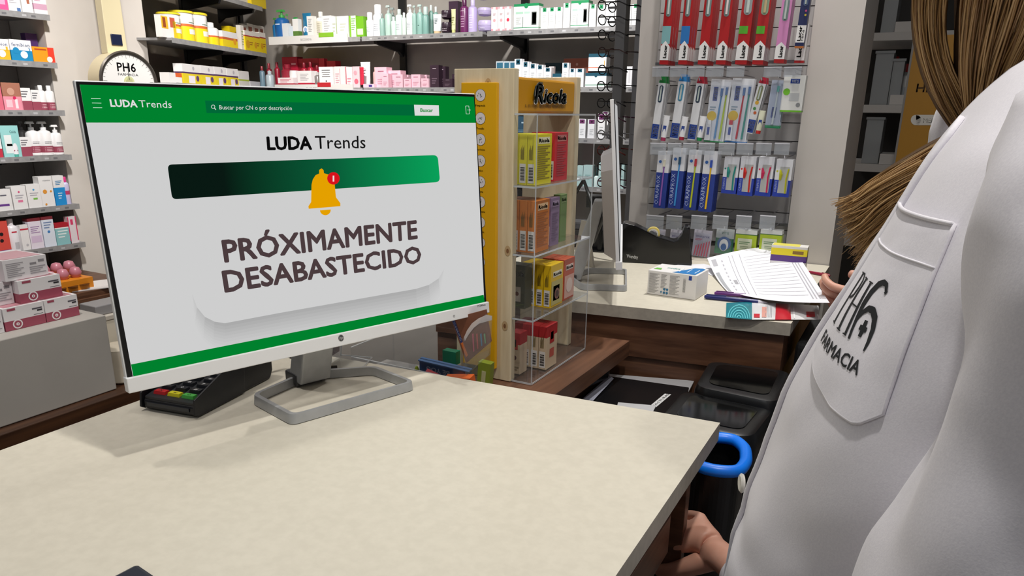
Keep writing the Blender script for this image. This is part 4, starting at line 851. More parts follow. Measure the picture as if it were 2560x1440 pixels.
wb(2222, 2275, 240, 265, SZ[1], 'long white carton at the edge of the second store shelf'); wb(2201, 2256, 356, 382, SZ[2], 'long white carton on the third store shelf'); wb(2230, 2290, 92, 118, SZ[0], 'flat white carton on the top store shelf')
wb(2232, 2262, 70, 100, SZ[0], 'small dark blue carton on the top store shelf', '#2c3c66').location.y += .21
wb(2170, 2200, 640, 680, SZ[3], 'dark red carton on the lowest store shelf', '#6a1c20')
# ochre poster board
pb_ = thing('advert_board', 'tall ochre advertising board beside the store shelving', 'board', (.2, 2.75, 0))
q = [ony(2286, 90, 2.75), ony(2425, 90, 2.75), ony(2330, 640, 2.75), ony(2190, 640, 2.75)]; OX = (ony(2272, 300, 2.75).x, ony(2412, 300, 2.75).x); OT = ony(2330, 88, 2.75).z
OCH = C('#b98420', .45)
m = MI(pb_); m.box((OX[0]-.02, 2.75, .012), (OX[1], 2.765, OT), OCH); m.box((OX[0]-.025, 2.747, .012), (OX[0]-.019, 2.768, OT), C('#8e8b88', .4)); m.build('board', pb_)
m = MI(pb_); m.box((OX[0], 2.74, .002), (OX[1]-.02, 2.80, .012), C('#777777')); m.build('foot', pb_)
def oy(x, y): p = ony(x, y, 2.7485); return p
m = MI(pb_); m.textq('HELLO', [oy(2290, 230), oy(2392, 230), oy(2396, 208), oy(2294, 208)], C('#6e4c14'), .02)
n = 24; m.quad([tuple(oy(2290+13*cos(2*pi*k/n), 300-13*sin(2*pi*k/n))) for k in range(n)], C('#e6e2da')); m.quad([oy(2290, 313), oy(2345, 313), oy(2345, 287), oy(2290, 287)], C('#e6e2da'))
m.textq('MED', [oy(2308, 307), oy(2338, 307), oy(2339, 295), oy(2309, 295)], C('#3c3226'), .02)
m.build('print', pb_)
# ------------------------------------------------------------ sweet stand
YE = '#e0a808'
rs = thing('sweet_stand', 'pine and clear acrylic herb sweet stand on the walnut ledge', 'display stand', (-.65, 1.2, LZ+.0005))
TZ = H0+.066
m = MI(rs); m.box((-.708, 1.10, LZ+.001), (-.594, 1.117, TZ), PINE)
for kx, kz in ((-.642, TZ-.024), (-.606, .985), (-.602, 1.12)):
    n = 14; m.quad([(kx+.006*cos(2*pi*k/n), 1.0996, kz+.009*sin(2*pi*k/n)) for k in range(n)], C('#b59a72', .6)); m.quad([(kx+.0025*cos(2*pi*k/n), 1.0993, kz+.004*sin(2*pi*k/n)) for k in range(n)], C('#7a5433', .6))
m.build('front_board', rs, bev=.0012, label='pine front board with knots')
m = MI(rs); m.box((-.708, 1.352, LZ+.001), (-.594, 1.369, TZ-.003), PINE); m.build('back_board', rs, bev=.0012)
# yellow herb strip
m = MI(rs); m.box((-.689, 1.0915, H0-.447), (-.621, 1.0995, H0+.044), C(YE, .4)); sg = m.build('herb_strip', rs, bev=.001, label='yellow strip with a column of round herb pictures')
m = MI(rs)
for k, (y, nm) in enumerate(((238, 'Pimpinela'), (296, 'Tomillo'), (349, 'Verónica'), (402, 'Saúco'), (455, 'Malva'), (505, 'Milenrama'), (556, 'Llantén'), (606, 'Menta'), (655, 'Salvia'), (704, 'Marrubio'), (752, 'Prímula'), (800, 'Alquimila'))):
    c = ony(1201, y, 1.0912); r = .0092; n = 24
    for rr, yy, cc in ((r*1.06, 1.0913, '#4a4038'), (r, 1.0911, '#dcd6d8')): m.quad([(c.x+rr*cos(2*pi*j/n), yy, c.z+rr*sin(2*pi*j/n)) for j in range(n)], C(cc))
    for j in range(7):
        a = j*2.4+k; q = r*.62*((j*5 % 7)/7); gx, gz = c.x+q*cos(a), c.z+q*sin(a); m.quad([(gx-.0007, 1.0909, gz), (gx, 1.0909, gz-.0013), (gx+.0007, 1.0909, gz), (gx, 1.0909, gz+.0013)], C(['#4c7a3a', '#3e5a34', '#8a5a9a', '#5b8a44'][(j+k) % 4]))
    zz = c.z-.0185+.001; wd = .0021*len(nm)*.5; m.textq(nm, [(c.x-wd, 1.0911, zz), (c.x+wd, 1.0911, zz), (c.x+wd, 1.0911, zz+.0032), (c.x-wd, 1.0911, zz+.0032)], C('#3a2e10'), .02, res=1)
m.build('herb_print', sg)
# header
m = MI(rs); m.box((-.655, 1.119, H0-.003), (-.597, 1.350, H0+.054), C('#c48a08', .4), 0, 0); hd = m.build('header', rs, bev=.004, label='yellow header box with raised logo')
m = MI(rs)
def hx(u, v, d=0): return (-.5968+d, 1.122+.226*u, H0+.054*v)
m.add([hx(.03, .0, 0), hx(.86, 0, 0), hx(.86, 1, 0), hx(.03, 1, 0)], [], C(YE))
def logo(m, mp, c1, c2, t0=.0):
    # script style lettering with a white contour
    for b, c, d in ((.075, c2, 0), (0, c1, .0015)):
        m.text('R', lambda u, v: mp(-.02+.25*u+.07*v, -.06+1.02*v, d), c, b); m.text('icola', lambda u, v: mp(.26+.72*u+.05*v, -.05+.80*v, d), c, b)
    for pts, r_ in (([(-.02, .0), (-.07, .35), (-.03, .78), (.08, 1.02), (.18, 1.0)], .0032),): m.tube([mp(x, y, .001) for x, y in pts], r_*.0+.0012, c1, 6)
BK = C('#12201c', .4)
logo(m, lambda u, v, d: hx(.25+.56*u, .30+.56*v+.02*u, .003+d), BK, C('#e9e7e2', .4))
m.textq('EL EFECTO DE LAS 13 HIERBAS ALPINAS SUIZAS', [hx(.10, .12, .0006), hx(.80, .12, .0006), hx(.80, .21, .0006), hx(.10, .21, .0006)], C('#4a3206'), .0, res=1)
m.build('logo', hd, label='dark script logo with white outline and small line of text')
# acrylic
AX0, AX1, AY0, AY1 = -.700, -.553, 1.119, 1.350
for k, z in enumerate((H0-.006, H0-.122, H0-.238, H0-.352, LZ+.0015)):
    m = MI(rs); m.box((AX0, AY0, z), (-.594, AY1, z+.003), ACR); m.box((-.594, 1.104, z), (AX1, AY1-.002, z+.003), ACR); m.box((AX1, 1.104, z), (AX1+.0008, AY1-.002, z+.003), ACRE); m.box((-.594, 1.1032, z), (AX1, 1.104, z+.003), ACRE); m.build('acrylic_shelf', rs)
for y in (1.1025, 1.346):
    m = MI(rs); m.box((-.593, y, LZ+.005), (AX1, y+.0025, H0-.006), ACR); m.box((AX1, y, LZ+.005), (AX1+.001, y+.0025, H0-.003), ACRE); m.build('acrylic_side', rs)
# sweet boxes
GRP = 'sweet boxes in the acrylic stand'
def candy(zr, xl, xr, yt, n, th, spec, label, xo=-.5625, yoff=0, gap=.0008, side=True, nm='sweet_box'):
    z = H0+zr+.0032; p0 = onx(xl, yt+40, xo); p1 = onx(xr, yt+40, xo); top = onx((xl+xr)/2, yt, xo).z; w_ = (p1.y-p0.y)*.97; h = top-z
    first = None
    for k in range(n):
        x = xo-th/2-(th+gap)*k; loc = (x, (p0.y+p1.y)/2+yoff, z)
        if first is None:
            m = M(); bandbox(m, w_, th, h, spec.get('bands'), spec.get('c', '#fff')); decos(m, w_, th, h, spec)
            if spec.get('logo'):
                lz, lc = spec['logo']; m.text('Ricola', lambda u, v: (-w_/2+w_*(.2+.62*u), -th/2-.0006, h*(lz+.075*v)), C('#1a2622'), .04, 1)
                m.quad([(-w_/2+w_*.16, -th/2-.0003, h*(lz-.03)), (-w_/2+w_*.86, -th/2-.0003, h*(lz-.03)), (-w_/2+w_*.86, -th/2-.0003, h*(lz+.1)), (-w_/2+w_*.16, -th/2-.0003, h*(lz+.1))], C(lc))
            if side:
                xs = -w_/2-.0004; a, b = -th*.38, th*.38
                m.quad([(xs, b, h*.04), (xs, a, h*.04), (xs, a, h*.42), (xs, b, h*.42)], C('#d8d5d0'))
                for j in range(9):
                    v0 = h*(.09+.03*j); m.quad([(xs-.0003, b*.7, v0), (xs-.0003, a*.7, v0), (xs-.0003, a*.7, v0+h*(.012 if j % 2 else .02)), (xs-.0003, b*.7, v0+h*(.012 if j % 2 else .02))], C('#2a2a2a'))
                for j in range(6): m.quad([(xs-.0002, b*(.6-.2*j)+.0003, h*.5), (xs-.0002, b*(.6-.2*j)-.0003, h*.5), (xs-.0002, b*(.6-.2*j)-.0003, h*(.7+.04*(j % 3))), (xs-.0002, b*(.6-.2*j)+.0003, h*(.7+.04*(j % 3)))], C('#6a5a20'))
            first = m.build(nm, bev=.0005); o = first
        else:
            o = first.copy(); COL.objects.link(o)
        setloc(o, loc, pi/2); tag(o, label % (('outermost', 'second', 'third', 'fourth', 'fifth')[k],) if '%s' in label else label, 'box', GRP)
A_ = dict(lines=[(.12, .1, .88, .78, 16, '#8a7a30')])
candy(-.122, 1338, 1380, 335, 4, .0150, dict(c='#d9cf2a', logo=(.84, '#e8e4c0'), **A_), '%s yellow sweet box on the first clear shelf under the logo')
candy(-.122, 1387, 1420, 331, 3, .0150, dict(c='#c8323c', logo=(.85, '#d88a84'), lines=[(.15, .1, .85, .78, 14, '#a84a50')]), '%s red sweet box on the first clear shelf under the logo', xo=-.567)
candy(-.238, 1338, 1374, 500, 4, .0150, dict(c='#c8742a', logo=(.84, '#e0bb90'), lines=[(.12, .1, .88, .78, 16, '#a35c22')]), '%s orange sweet box on the second clear shelf')
candy(-.238, 1377, 1399, 494, 1, .0150, dict(c='#86708f', logo=(.84, '#a894b0'), lines=[(.15, .1, .85, .7, 12, '#6f5a78')]), 'mauve sweet box on the second clear shelf', xo=-.569)
candy(-.238, 1401, 1417, 486, 1, .0150, dict(c='#6f8a52', logo=(.86, '#8fa573')), 'green sweet box at the far end of the second clear shelf', xo=-.575)
HERB = [(.5, .3, .2, '#8a5a50'), (.5, .3, .12, '#3a2420')]
candy(-.352, 1377, 1408, 660, 4, .0150, dict(c='#e0b810', dec=[(.05, .05, .95, .62, '#b9ae6a'), (.2, .15, .7, .5, '#e6e2d8')], logo=(.74, '#efe8d0'), disc=HERB), '%s yellow herb sweet box on the third clear shelf')
candy(-.352, 1410, 1436, 646, 3, .0150, dict(c='#c0553a', dec=[(.05, .05, .95, .6, '#d8a89a')], logo=(.76, '#e6d2c8'), disc=[(.5, .35, .3, '#e3ccc2')]), '%s red brown sweet box on the third clear shelf', xo=-.565)
# camera-facing dark box
def cam_box(x0, x1, yt, zr, Y, spec, label):
    a = ony(x0, yt+60, Y); b = ony(x1, yt+60, Y); z = H0+zr+.0032; h = ony((x0+x1)/2, yt, Y).z-z; w_ = b.x-a.x; m = M(); bandbox(m, w_, .028, h, spec.get('bands'), spec.get('c', '#fff')); decos(m, w_, .028, h, spec)
    o = m.build('sweet_box', bev=.0005); setloc(o, ((a.x+b.x)/2, Y+.014, z)); tag(o, label, 'box', GRP)
cam_box(1272, 1312, 662, -.352, 1.165, dict(c='#4a4f3c', dec=[(.3, .16, .75, .5, '#c9c5bb')], disc=[(.52, .34, .12, '#6a4034')], txt=[('Ricola', .12, .74, .95, .88, '#cfcab8', 'b')], lines=[(.05, .05, .95, .12, 2, '#6a7a4a')]), 'dark grey green sweet box facing the room on the third clear shelf')
MINI = dict(bands=[(0, .74, '#cbb79a'), (.74, 1, '#b02a2e')], dec=[(.3, .58, .7, .95, '#b02a2e'), (.38, .66, .62, .84, '#2a2220'), (.3, .25, .7, .45, '#b8584c')])
candy(-.469, 1366, 1393, 812, 4, .0165, MINI, '%s small cream and red sweet box on the bottom clear shelf')
cam_box(1272, 1300, 832, -.469, 1.135, dict(bands=[(0, .72, '#cbb79a'), (.72, 1, '#b02a2e')], dec=[(.2, .6, .8, .8, '#b02a2e'), (.35, .66, .65, .84, '#2a2220')], disc=[(.5, .4, .2, '#4a1c22')], lines=[(.1, .08, .9, .2, 2, '#8a7a62')]), 'small cream and red sweet box facing the room on the bottom clear shelf')
# ------------------------------------------------------------ acrylic bin with samples
bn = thing('sample_bin', 'clear acrylic bin of samples on the ledge behind the monitor corner', 'bin', (-.74, 1.02, LZ+.0005))
m = MI(bn); x0, x1, y0, y1, z0, z1 = -.846, -.628, .965, 1.088, LZ+.001, LZ+.062
m.box((x0, y0, z0), (x1, y1, z0+.002), ACR)
for a, b in (((x0, y0, z0), (x1, y0+.002, z1-.018)), ((x0, y1-.002, z0), (x1, y1, z1+.06)), ((x0, y0, z0), (x0+.002, y1, z1)), ((x1-.002, y0, z0), (x1, y1, z1))): m.box(a, b, ACR)
m.build('bin_walls', bn); m = MI(bn); m.box((x0, y0-.0005, z1-.018), (x1, y0+.0025, z1-.0168), ACRE); m.box((x0-.0005, y0, z1), (x0+.0025, y1, z1+.0012), ACRE); m.build('bin_edge', bn)
def samp(name, x, y, z, rx, ry, rz, mk, label, cat='tube'):
    m = M(); mk(m); o = m.build(name, bev=.0006); o.location = (x, y, z); o.rotation_euler = (rx, ry, rz); tag(o, label, cat, 'samples in the clear bin')
def blue_(m):
    m.box((-.052, -.006, 0), (.052, .006, .03), C('#3f6294', .35), 0, .004); m.textq('BE YOU', [(.012, -.0068, .021), (-.035, -.0068, .021), (-.035, -.0068, .012), (.012, -.0068, .012)], C('#b9cbe3'), .02); m.box((-.052, -.0065, .027), (.052, .0065, .030), C('#4f74a6'))
p = ony(1115, 925, 1.03); samp('toothpaste_tube', p.x, 1.03, p.z-.016, .2, .05, .05, blue_, 'blue toothpaste tube lying across the clear bin')
p = ony(1042, 925, 1.02); samp('green_cone', p.x, 1.02, p.z-.016, 0, 0, 0, lambda m: m.lathe([(.0095, 0), (.0025, .022), (.001, .024)], C('#8ea32a', .4), 14), 'small lime green cone at the left of the clear bin', 'cone')
p = ony(1155, 945, 1.0); samp('orange_carton', p.x, 1.0, p.z-.03, .1, -.15, .1, lambda m: m.box((-.026, -.01, 0), (.026, .01, .034), C('#d8642a')), 'orange carton at the front of the clear bin', 'box')
p = ony(1210, 930, 1.05); samp('lime_carton', p.x, 1.05, p.z-.04, 0, .08, .1, lambda m: (m.box((-.012, -.008, 0), (.012, .008, .06), C('#7f8f2e')), m.box((-.004, -.0085, .01), (.004, -.008, .045), C('#b9b88a'))), 'lime sample carton at the right of the clear bin', 'box')
p = ony(1100, 940, .99); samp('red_tube', p.x, .99, p.z-.012, .2, .4, .3, lambda m: m.box((-.03, -.005, 0), (.03, .005, .012), C('#a83a4a')), 'crimson tube under the blue one in the clear bin')
p = ony(1015, 928, 1.0); samp('pink_tube', p.x, 1.0, p.z-.012, .2, -.1, .1, lambda m: m.box((-.02, -.005, 0), (.02, .005, .010), C('#9a2a4a')), 'dark pink tube at the left end of the clear bin')
p = ony(1127, 885, 1.07); samp('green_carton', p.x, 1.072, p.z-.018, 0, 0, 0, lambda m: m.box((-.0145, -.008, 0), (.0145, .008, .025), C('#1d7a58')), 'green square carton leaning at the rear of the clear bin', 'box')
# brush pack leaning in the bin
YP = .945+.005
cdp = thing('brush_pack', 'brown and orange brush pack in clear plastic beside the yellow strip', 'pack', ony(1190, 930, YP)+V((0, 0, -.01)))
def cpp(x, y, d=0): q = ony(x, y, YP-d); return q
m = MI(cdp); m.prism([cpp(1128, 797), cpp(1165, 907), cpp(1225, 855), cpp(1212, 775)], (0, .006, 0), C('#71412c')); 
m.quad([cpp(1128, 797, .0005), cpp(1152, 858, .0005), cpp(1157, 855, .0005), cpp(1135, 795, .0005)], C('#20306a')); m.quad([cpp(1152, 858, .0005), cpp(1165, 893, .0005), cpp(1170, 888, .0005), cpp(1157, 855, .0005)], C('#c8651e'))
m.textq('CURAPROX', [cpp(1151, 853, .001), cpp(1130, 797, .001), cpp(1134, 797, .001), cpp(1155, 851, .001)], C('#cfd4e8'), .01, res=1)
arc = [(1160, 843), (1168, 825), (1180, 808), (1196, 796), (1216, 787), (1230, 790)]; arc2 = [(1162, 853), (1172, 836), (1184, 820), (1198, 809), (1216, 804), (1230, 800)]
for i in range(5): m.quad([cpp(*arc[i], .0012), cpp(*arc2[i], .0012), cpp(*arc2[i+1], .0012), cpp(*arc[i+1], .0012)], C('#c9bcb8'))
for (x, c) in ((1180, '#c05a6a'), (1190, '#b8524a'), (1200, '#4a7a9a'), (1209, '#6a9a6a')): m.quad([cpp(x, 835, .001), cpp(x+3, 880-(x-1180)*.7, .001), cpp(x+6, 878-(x-1180)*.7, .001), cpp(x+4, 833, .001)], C(c))
m.build('card', cdp); m = MI(cdp); m.prism([cpp(1165, 905, .003), cpp(1167, 938, .003), cpp(1226, 885, .003), cpp(1231, 790, .003), cpp(1216, 785, .003), cpp(1160, 845, .003)], (0, -.004, 0), BLISTER); m.build('plastic_sleeve', cdp)
# acrylic card stand
cs = thing('card_stand', 'small clear acrylic card stand behind the monitor neck', 'card stand', onz(850, 905, CT)+V((0, 0, .0005)))
q = [onz(*p_, CT+.001) for p_ in ((797, 924), (905, 922), (931, 896), (852, 889))]
m = MI(cs); m.prism(q, (0, 0, .0015), ACR); m.tube([q[1]+V((0, 0, .0015)), q[2]+V((0, 0, .0015)), q[3]+V((0, 0, .0015))], .0009, ACRE, 6); m.build('base_plate', cs)
a, b = q[0], q[3]; dv = (b-a); upv = V((.012, -.004, .075)); nn = dv.cross(upv).normalized()
m = MI(cs); m.prism([a, b, b+upv, a+upv], nn*.0015, ACR); m.tube([b, b+upv, a+upv], .0009, ACRE, 6); m.build('upright_plate', cs)
m = MI(cs); m.prism([a+dv*.1+upv*.12-nn*.001, b-dv*.05+upv*.12-nn*.001, b-dv*.05+upv*.97-nn*.001, a+dv*.1+upv*.97-nn*.001], nn*-.0008, C('#8f7f80', .5)); m.build('card', cs)
# ------------------------------------------------------------ card terminal
tm = thing('card_terminal', 'black card payment terminal with coloured keys beside the monitor base', 'card terminal', (-.888, .586, CT+.0005), radians(10))
TB1 = C('#131419', .42); TB2 = C('#1d1f24', .4)
def side_prism(m, prof, x0, x1, mt): m.prism([(x0, y, z) for y, z in prof], (x1-x0, 0, 0), mt)
m = M(); side_prism(m, [(0, .004), (.006, 0), (.165, 0), (.172, .012), (.172, .060), (.160, .066), (.110, .050), (.085, .030), (.0, .016)], 0, .086, TB1); m.build('base_body', tm, bev=.003)
m = M(); side_prism(m, [(-.004, .006), (.004, .001), (.10, .001), (.105, .05), (.088, .058), (-.001, .026)], -.003, .0, TB1); m.build('key_shield', tm, bev=.001); m = M(); side_prism(m, [(-.004, .006), (.004, .001), (.10, .001), (.105, .05), (.088, .058), (-.001, .026)], .086, .089, TB1); m.build('key_shield', tm, bev=.001)
sl = (.030-.016)/.085
m = M(); side_prism(m, [(.002, .0165), (.002, .020), (.088, .036), (.088, .0305)], .003, .083, TB2); m.box((.008, -.0015, .008), (.078, .0005, .013), C('#2a2d33', .3)); m.build('keypad_plate', tm)
def key(x, y, c, t='', lc='#d9d9d9', w_=.018, l=.010):
    z = .020+(y-.002)*.186; m = M(); m.box((x, y, z), (x+w_, y+l, z+.0045), C(c, .4), .001, .001); 
    for v in m.v[:]: pass
    m.textq(t, [(x+w_*.35, y+l*.2, z+.0048), (x+w_*.65, y+l*.2, z+.0048), (x+w_*.65, y+l*.75, z+.0048), (x+w_*.35, y+l*.75, z+.0048)], C(lc), 0, res=1); m.build('key', tm, label={'#c22026': 'red cancel key', '#d8cf1c': 'yellow clear key', '#4ab04a': 'green enter key'}.get(c))
for i, (c, t) in enumerate((('#c22026', 'X'), ('#d8cf1c', '<'), ('#4ab04a', 'O'))): key(.010+.0235*i, .010, c, t, '#101010', .020, .010)
for r in range(4):
    for i in range(3): key(.011+.0235*i, .024+.0145*r, '#202228', ['*0#', '789', '456', '123'][r][i])
m = M(); q = [(.010, .112, .0535), (.076, .112, .0535), (.076, .158, .0672), (.010, .158, .0672)]; m.quad(q, C('#c9ccd0', .15)); m.quad([(.004, .106, .0522), (.082, .106, .0522), (.082, .163, .0668), (.004, .163, .0668)], GLOSSB); m.build('display', tm)  # white reflection on the display glass put into its pale grey colour
m = M(); m.tube([(.06, .172, .03), (.068, .20, .035), (.09, .215, .02), (.13, .21, .006), (.16, .235, .004)], .0035, BLACK, 8); o = m.build('cable', tm, smooth=True, ang=0)
# dark device corner at the frame foot
q = [onz(*p_, CT+.012) for p_ in ((268, 1446), (343, 1407), (400, 1446), (430, 1540), (250, 1540))]
m = M(); m.prism([p_-V((0, 0, .0115)) for p_ in q], (0, 0, .012), C('#1b2230', .35)); o = m.build('tablet_corner', bev=.004); tag(o, 'dark blue-black device corner on the cream counter at the bottom frame edge', 'device'); o.name = 'dark_tablet'
# ------------------------------------------------------------ rear counter items
# tape dispenser
tp0, tp1 = onz(1553, 656, CT), onz(1729, 665.5, CT); td_ = (tp1-tp0); td_.z = 0; tdn = V((-td_.y, td_.x, 0)).normalized()
tdp = thing('tape_dispenser', 'black desk tape dispenser on the rear counter beside the thin monitor', 'tape dispenser', (tp0+tp1)/2+V((0, 0, .0005)), atan2(td_.y, td_.x))
tn_ = tdn
def tpp(x, y): return onp(x, y, tp0, tn_)
prof = [(1556, 656), (1728, 665), (1730, 660), (1725, 572), (1722, 567), (1712, 567), (1704, 588), (1694, 600), (1684, 604), (1640, 590), (1586, 563), (1562, 557), (1554, 560), (1552, 566)]
m = MI(tdp); 
pts = [tpp(*p_) for p_ in prof]; m.prism(pts, tn_*.055, C('#040405', .16)); bd_ = m.build('body', tdp, bev=.003, seg=3)
m = MI(tdp); m.textq('Wenday', [tpp(1567, 644)-tn_*.0006, tpp(1595, 647)-tn_*.0006, tpp(1595, 638)-tn_*.0006, tpp(1567, 635)-tn_*.0006], C('#e6e6e6'), .02); m.build('brand_print', bd_)
ctr = tpp(1632, 588)+tn_*.028; m = MI(tdp); ex = td_.normalized()
def tor(R1, R2, hw, mt):
    vs = []; n = 32
    for k in range(n):
        a = 2*pi*k/n; dd = ex*cos(a)+V((0, 0, 1))*sin(a)
        vs += [ctr+dd*R1-tn_*hw, ctr+dd*R2-tn_*hw, ctr+dd*R2+tn_*hw, ctr+dd*R1+tn_*hw]
    fs = []
    for k in range(n):
        a = 4*k; b = 4*((k+1) % n)
        for j in range(4): fs.append((a+j, a+(j+1) % 4, b+(j+1) % 4, b+j))
    m.add(vs, fs, mt)
tor(.0145, .0185, .009, C('#d9c46a', .35)); m.build('tape_roll', tdp, smooth=True); m = MI(tdp); tor(.011, .0143, .0095, C('#d8d5c8', .4)); m.build('tape_core', tdp, smooth=True)
a = tpp(1700, 596)+tn_*.008; b = a+tn_*.036; m = MI(tdp); m.box((-.001, 0, 0), (.001, .001, .001), BLACK) if 0 else m.prism([a, a+ex*.006+V((0, 0, .006)), a+ex*.008+V((0, 0, .001))], tn_*.036, C('#9a9a9c', .3, .9)); m.build('cutter', tdp)
# white medicine box
e0, e1, e2 = onz(1617, 734.5, CT), onz(1737.5, 751.5, CT), onz(1778.5, 734, CT)
hgt = onp(1620, 675, e0, (e1-e0).cross(V((0, 0, 1)))).z-CT
mb = thing('white_medicine_box', 'white printed medicine box on the rear counter by the thin monitor', 'box', e0+V((0, 0, .0006)), atan2((e1-e0).y, (e1-e0).x))
Lx = (e1-e0).length; dpv = onz(1661, 668, CT); dp_ = max(.06, (e2-e1).length)
dsp = dict(c='#dedcda', lines=[(.03, .08, .24, .9, 18, '#a6a4a4'), (.28, .3, .40, .9, 10, '#a6a4a4'), (.46, .1, .66, .9, 16, '#a6a4a4')], dec=[(.84, .78, .90, .95, '#1c3f9a'), (.73, .25, .79, .85, '#d4d2d0')], disc=[(.36, .28, .05, '#2b6f95'), (.42, .28, .05, '#2b6f95'), (.36, .14, .05, '#2b6f95'), (.42, .14, .05, '#2b6f95'), (.30, .16, .035, '#2b6f95')], txt=[('CE', .90, .03, .95, .12, '#555')] if 0 else [])
dsp['dec'] += [(.735, .27+.03*k, .785, .285+.03*k, '#3a3a3a') for k in range(18)]
m = M(); m.box((0, 0, 0), (Lx, dp_, hgt), C('#e2e0de', .45)); m.v = [tuple(p_) for p_ in m.v]; m.build('carton', mb, bev=.0012)
m = M(); m.T = Matrix.Translation((Lx/2, dp_/2, 0)); decos(m, Lx, dp_, hgt, dsp)
m.T = None; m.quad([(.055*1, .004, hgt+.0005), (Lx-.006, .004, hgt+.0005), (Lx-.004, dp_-.012, hgt+.0005), (Lx-.012, dp_-.006, hgt+.0005), (.085, dp_-.012, hgt+.0005)], C('#2476b8')); m.quad([(.006, dp_*.2, hgt+.0005), (.024, dp_*.2, hgt+.0005), (.02, dp_*.4, hgt+.0005), (.008, dp_*.4, hgt+.0005)], C('#6fb84a'))
for k in range(3): m.box((.065+.018*k, .02, hgt+.0006), (.067+.018*k, dp_-.03, hgt+.0009), C('#dfe9f2'))
m.textq('medica', [(.03, dp_*.45, hgt+.0006), (.06, dp_*.45, hgt+.0006), (.06, dp_*.65, hgt+.0006), (.03, dp_*.65, hgt+.0006)], C('#5fa39a'), 0); m.build('print', mb)
# paper sheet
pc_ = [V(onz(1819, 729, CT+.004)), V(onz(2074, 757, CT+.05)), V(onz(1980, 619, CT+.035)), V(onz(1768, 645, CT+.03))]
psh = thing('invoice_sheet', 'curved white printed invoice sheet held over the rear counter', 'paper', pc_[0])
def pf(u, v, d=0):
    a, b, c, e = pc_; p_ = (a*(1-u)+b*u)*(1-v)+(e*(1-u)+c*u)*v; p_ = p_.copy(); p_.z += -.028*sin(pi*u)*(1-v)**.5*.3+.012*sin(pi*u*.9)*v-.010*sin(pi*v)*(1-u)+d; return p_
m = MI(psh); m.grid(lambda u, v: pf(u, v), 24, 18, C('#e9e9ef', .6)); m.grid(lambda u, v: pf(u, v, -.0004), 24, 18, C('#dcdce2', .6)); m.build('sheet', psh, smooth=True, ang=0)
m = MI(psh); gy = C('#b4b4bc', .6)
def band(u0, v0, u1, v1, mt): m.grid(lambda a, b: pf(u0+(u1-u0)*a, v0+(v1-v0)*b, .0006), 10, 4, mt)
band(.02, .04, .06, .62, C('#a4a7ac', .6)); band(.03, .78, .08, .93, C('#b0b0b6', .6))
for k in range(9): band(.13+.0*k, .12+.09*k, .145, .16+.09*k, gy)
for u in (.22, .26, .34): band(u, .06, u+.006, .94, gy)
for k in range(14): band(.38, .1+.058*k, .86, .104+.058*k, C('#d3d3da', .6))
for u in (.88, .91, .94): band(u, .05, u+.01, .95, gy)
band(.17, .30, .21, .40, C('#a5a5ab', .6)); m.build('print', psh, smooth=True, ang=0)
# second flat sheet underneath
q = [onz(*p_, CT+.0008) for p_ in ((1672, 664), (1760, 660), (1800, 672), (1782, 690), (1740, 672))]; m = M(); m.prism(q, (0, 0, .0006), C('#e4e4ea', .6)); tag(m.build('paper_sheet'), 'flat white sheet under the edge of the medicine box', 'paper')
# pens
def pen(p0, p1, r, c1, c2, label, z=.0):
    a = onz(*p0, CT+r+z); b = onz(*p1, CT+r+z); L_ = (b-a).length; t = thing('ballpoint_pen', label, 'pen', a+V((0, 0, -r+.0004)), atan2((b-a).y, (b-a).x), 'pens by the invoice sheet')
    Rm = Matrix.Translation((0, 0, r)) @ Matrix.Rotation(pi/2, 4, 'Y')
    m = M(); m.T = Rm; m.lathe([(r*.6, 0), (r*.95, .004), (r, L_*.5), (r*.9, L_*.86)], C(c1, .3), 14); m.build('barrel', t, smooth=True)
    m = M(); m.T = Rm; m.lathe([(r*.85, L_*.86), (r*.3, L_*.97), (r*.15, L_)], C(c2, .3), 14); m.build('tip', t, smooth=True)
    m = M(); m.box((.004, -r*.3, r*1.9), (L_*.35, r*.3, r*2.3), C(c1, .3)); m.build('clip', t)
pen((1761, 742), (1918, 757), .0052, '#1b2466', '#d8d4de', 'dark blue pen lying in front of the invoice sheet'); pen((1786, 733), (1925, 744), .0045, '#5c2470', '#b9b4c0', 'purple pen lying under the invoice sheet edge'); pen((2075, 690), (2016, 679), .004, '#8f1838', '#c22a4a', 'crimson pen tip showing beyond the invoice sheet')
# sachet strip
def sz(x, y, d=0): return onz(x, y, CT+.003+d)
ss = thing('sachet_strip', 'teal and white sachet strip at the front edge of the rear counter', 'sachet', onz(1930, 785, CT)+V((0, 0, .0006)))
SG = [(1816, 757, 1815, 794), (1880, 755, 1880, 799), (1940, 758, 1938, 799), (1975, 760, 1978, 799), (2046, 764, 2049, 799)]
def bl(u0, v, k=0):
    i = min(int(u0), 3); f = u0-i; a = SG[i]; b = SG[i+1]; top = V((a[0]+(b[0]-a[0])*f, a[1]+(b[1]-a[1])*f)); bot = V((a[2]+(b[2]-a[2])*f, a[3]+(b[3]-a[3])*f)); p_ = bot+(top-bot)*v; return sz(p_.x, p_.y, .0045*sin(pi*v)*abs(sin(pi*(f if i else f*1)))**.5+k)
m = MI(ss)
for i, c in enumerate(('#1c7f8c', '#dfe0e2', '#c22230', '#dddcde')): m.grid(lambda a, b: bl(i+a*.999, b), 10, 6, C(c, .25)); m.grid(lambda a, b: bl(i+a*.999, b, -.002-.004*sin(pi*b)), 4, 4, C('#cfcfd2', .3))
m.build('sachet_body', ss, smooth=True, ang=0)
m = MI(ss)
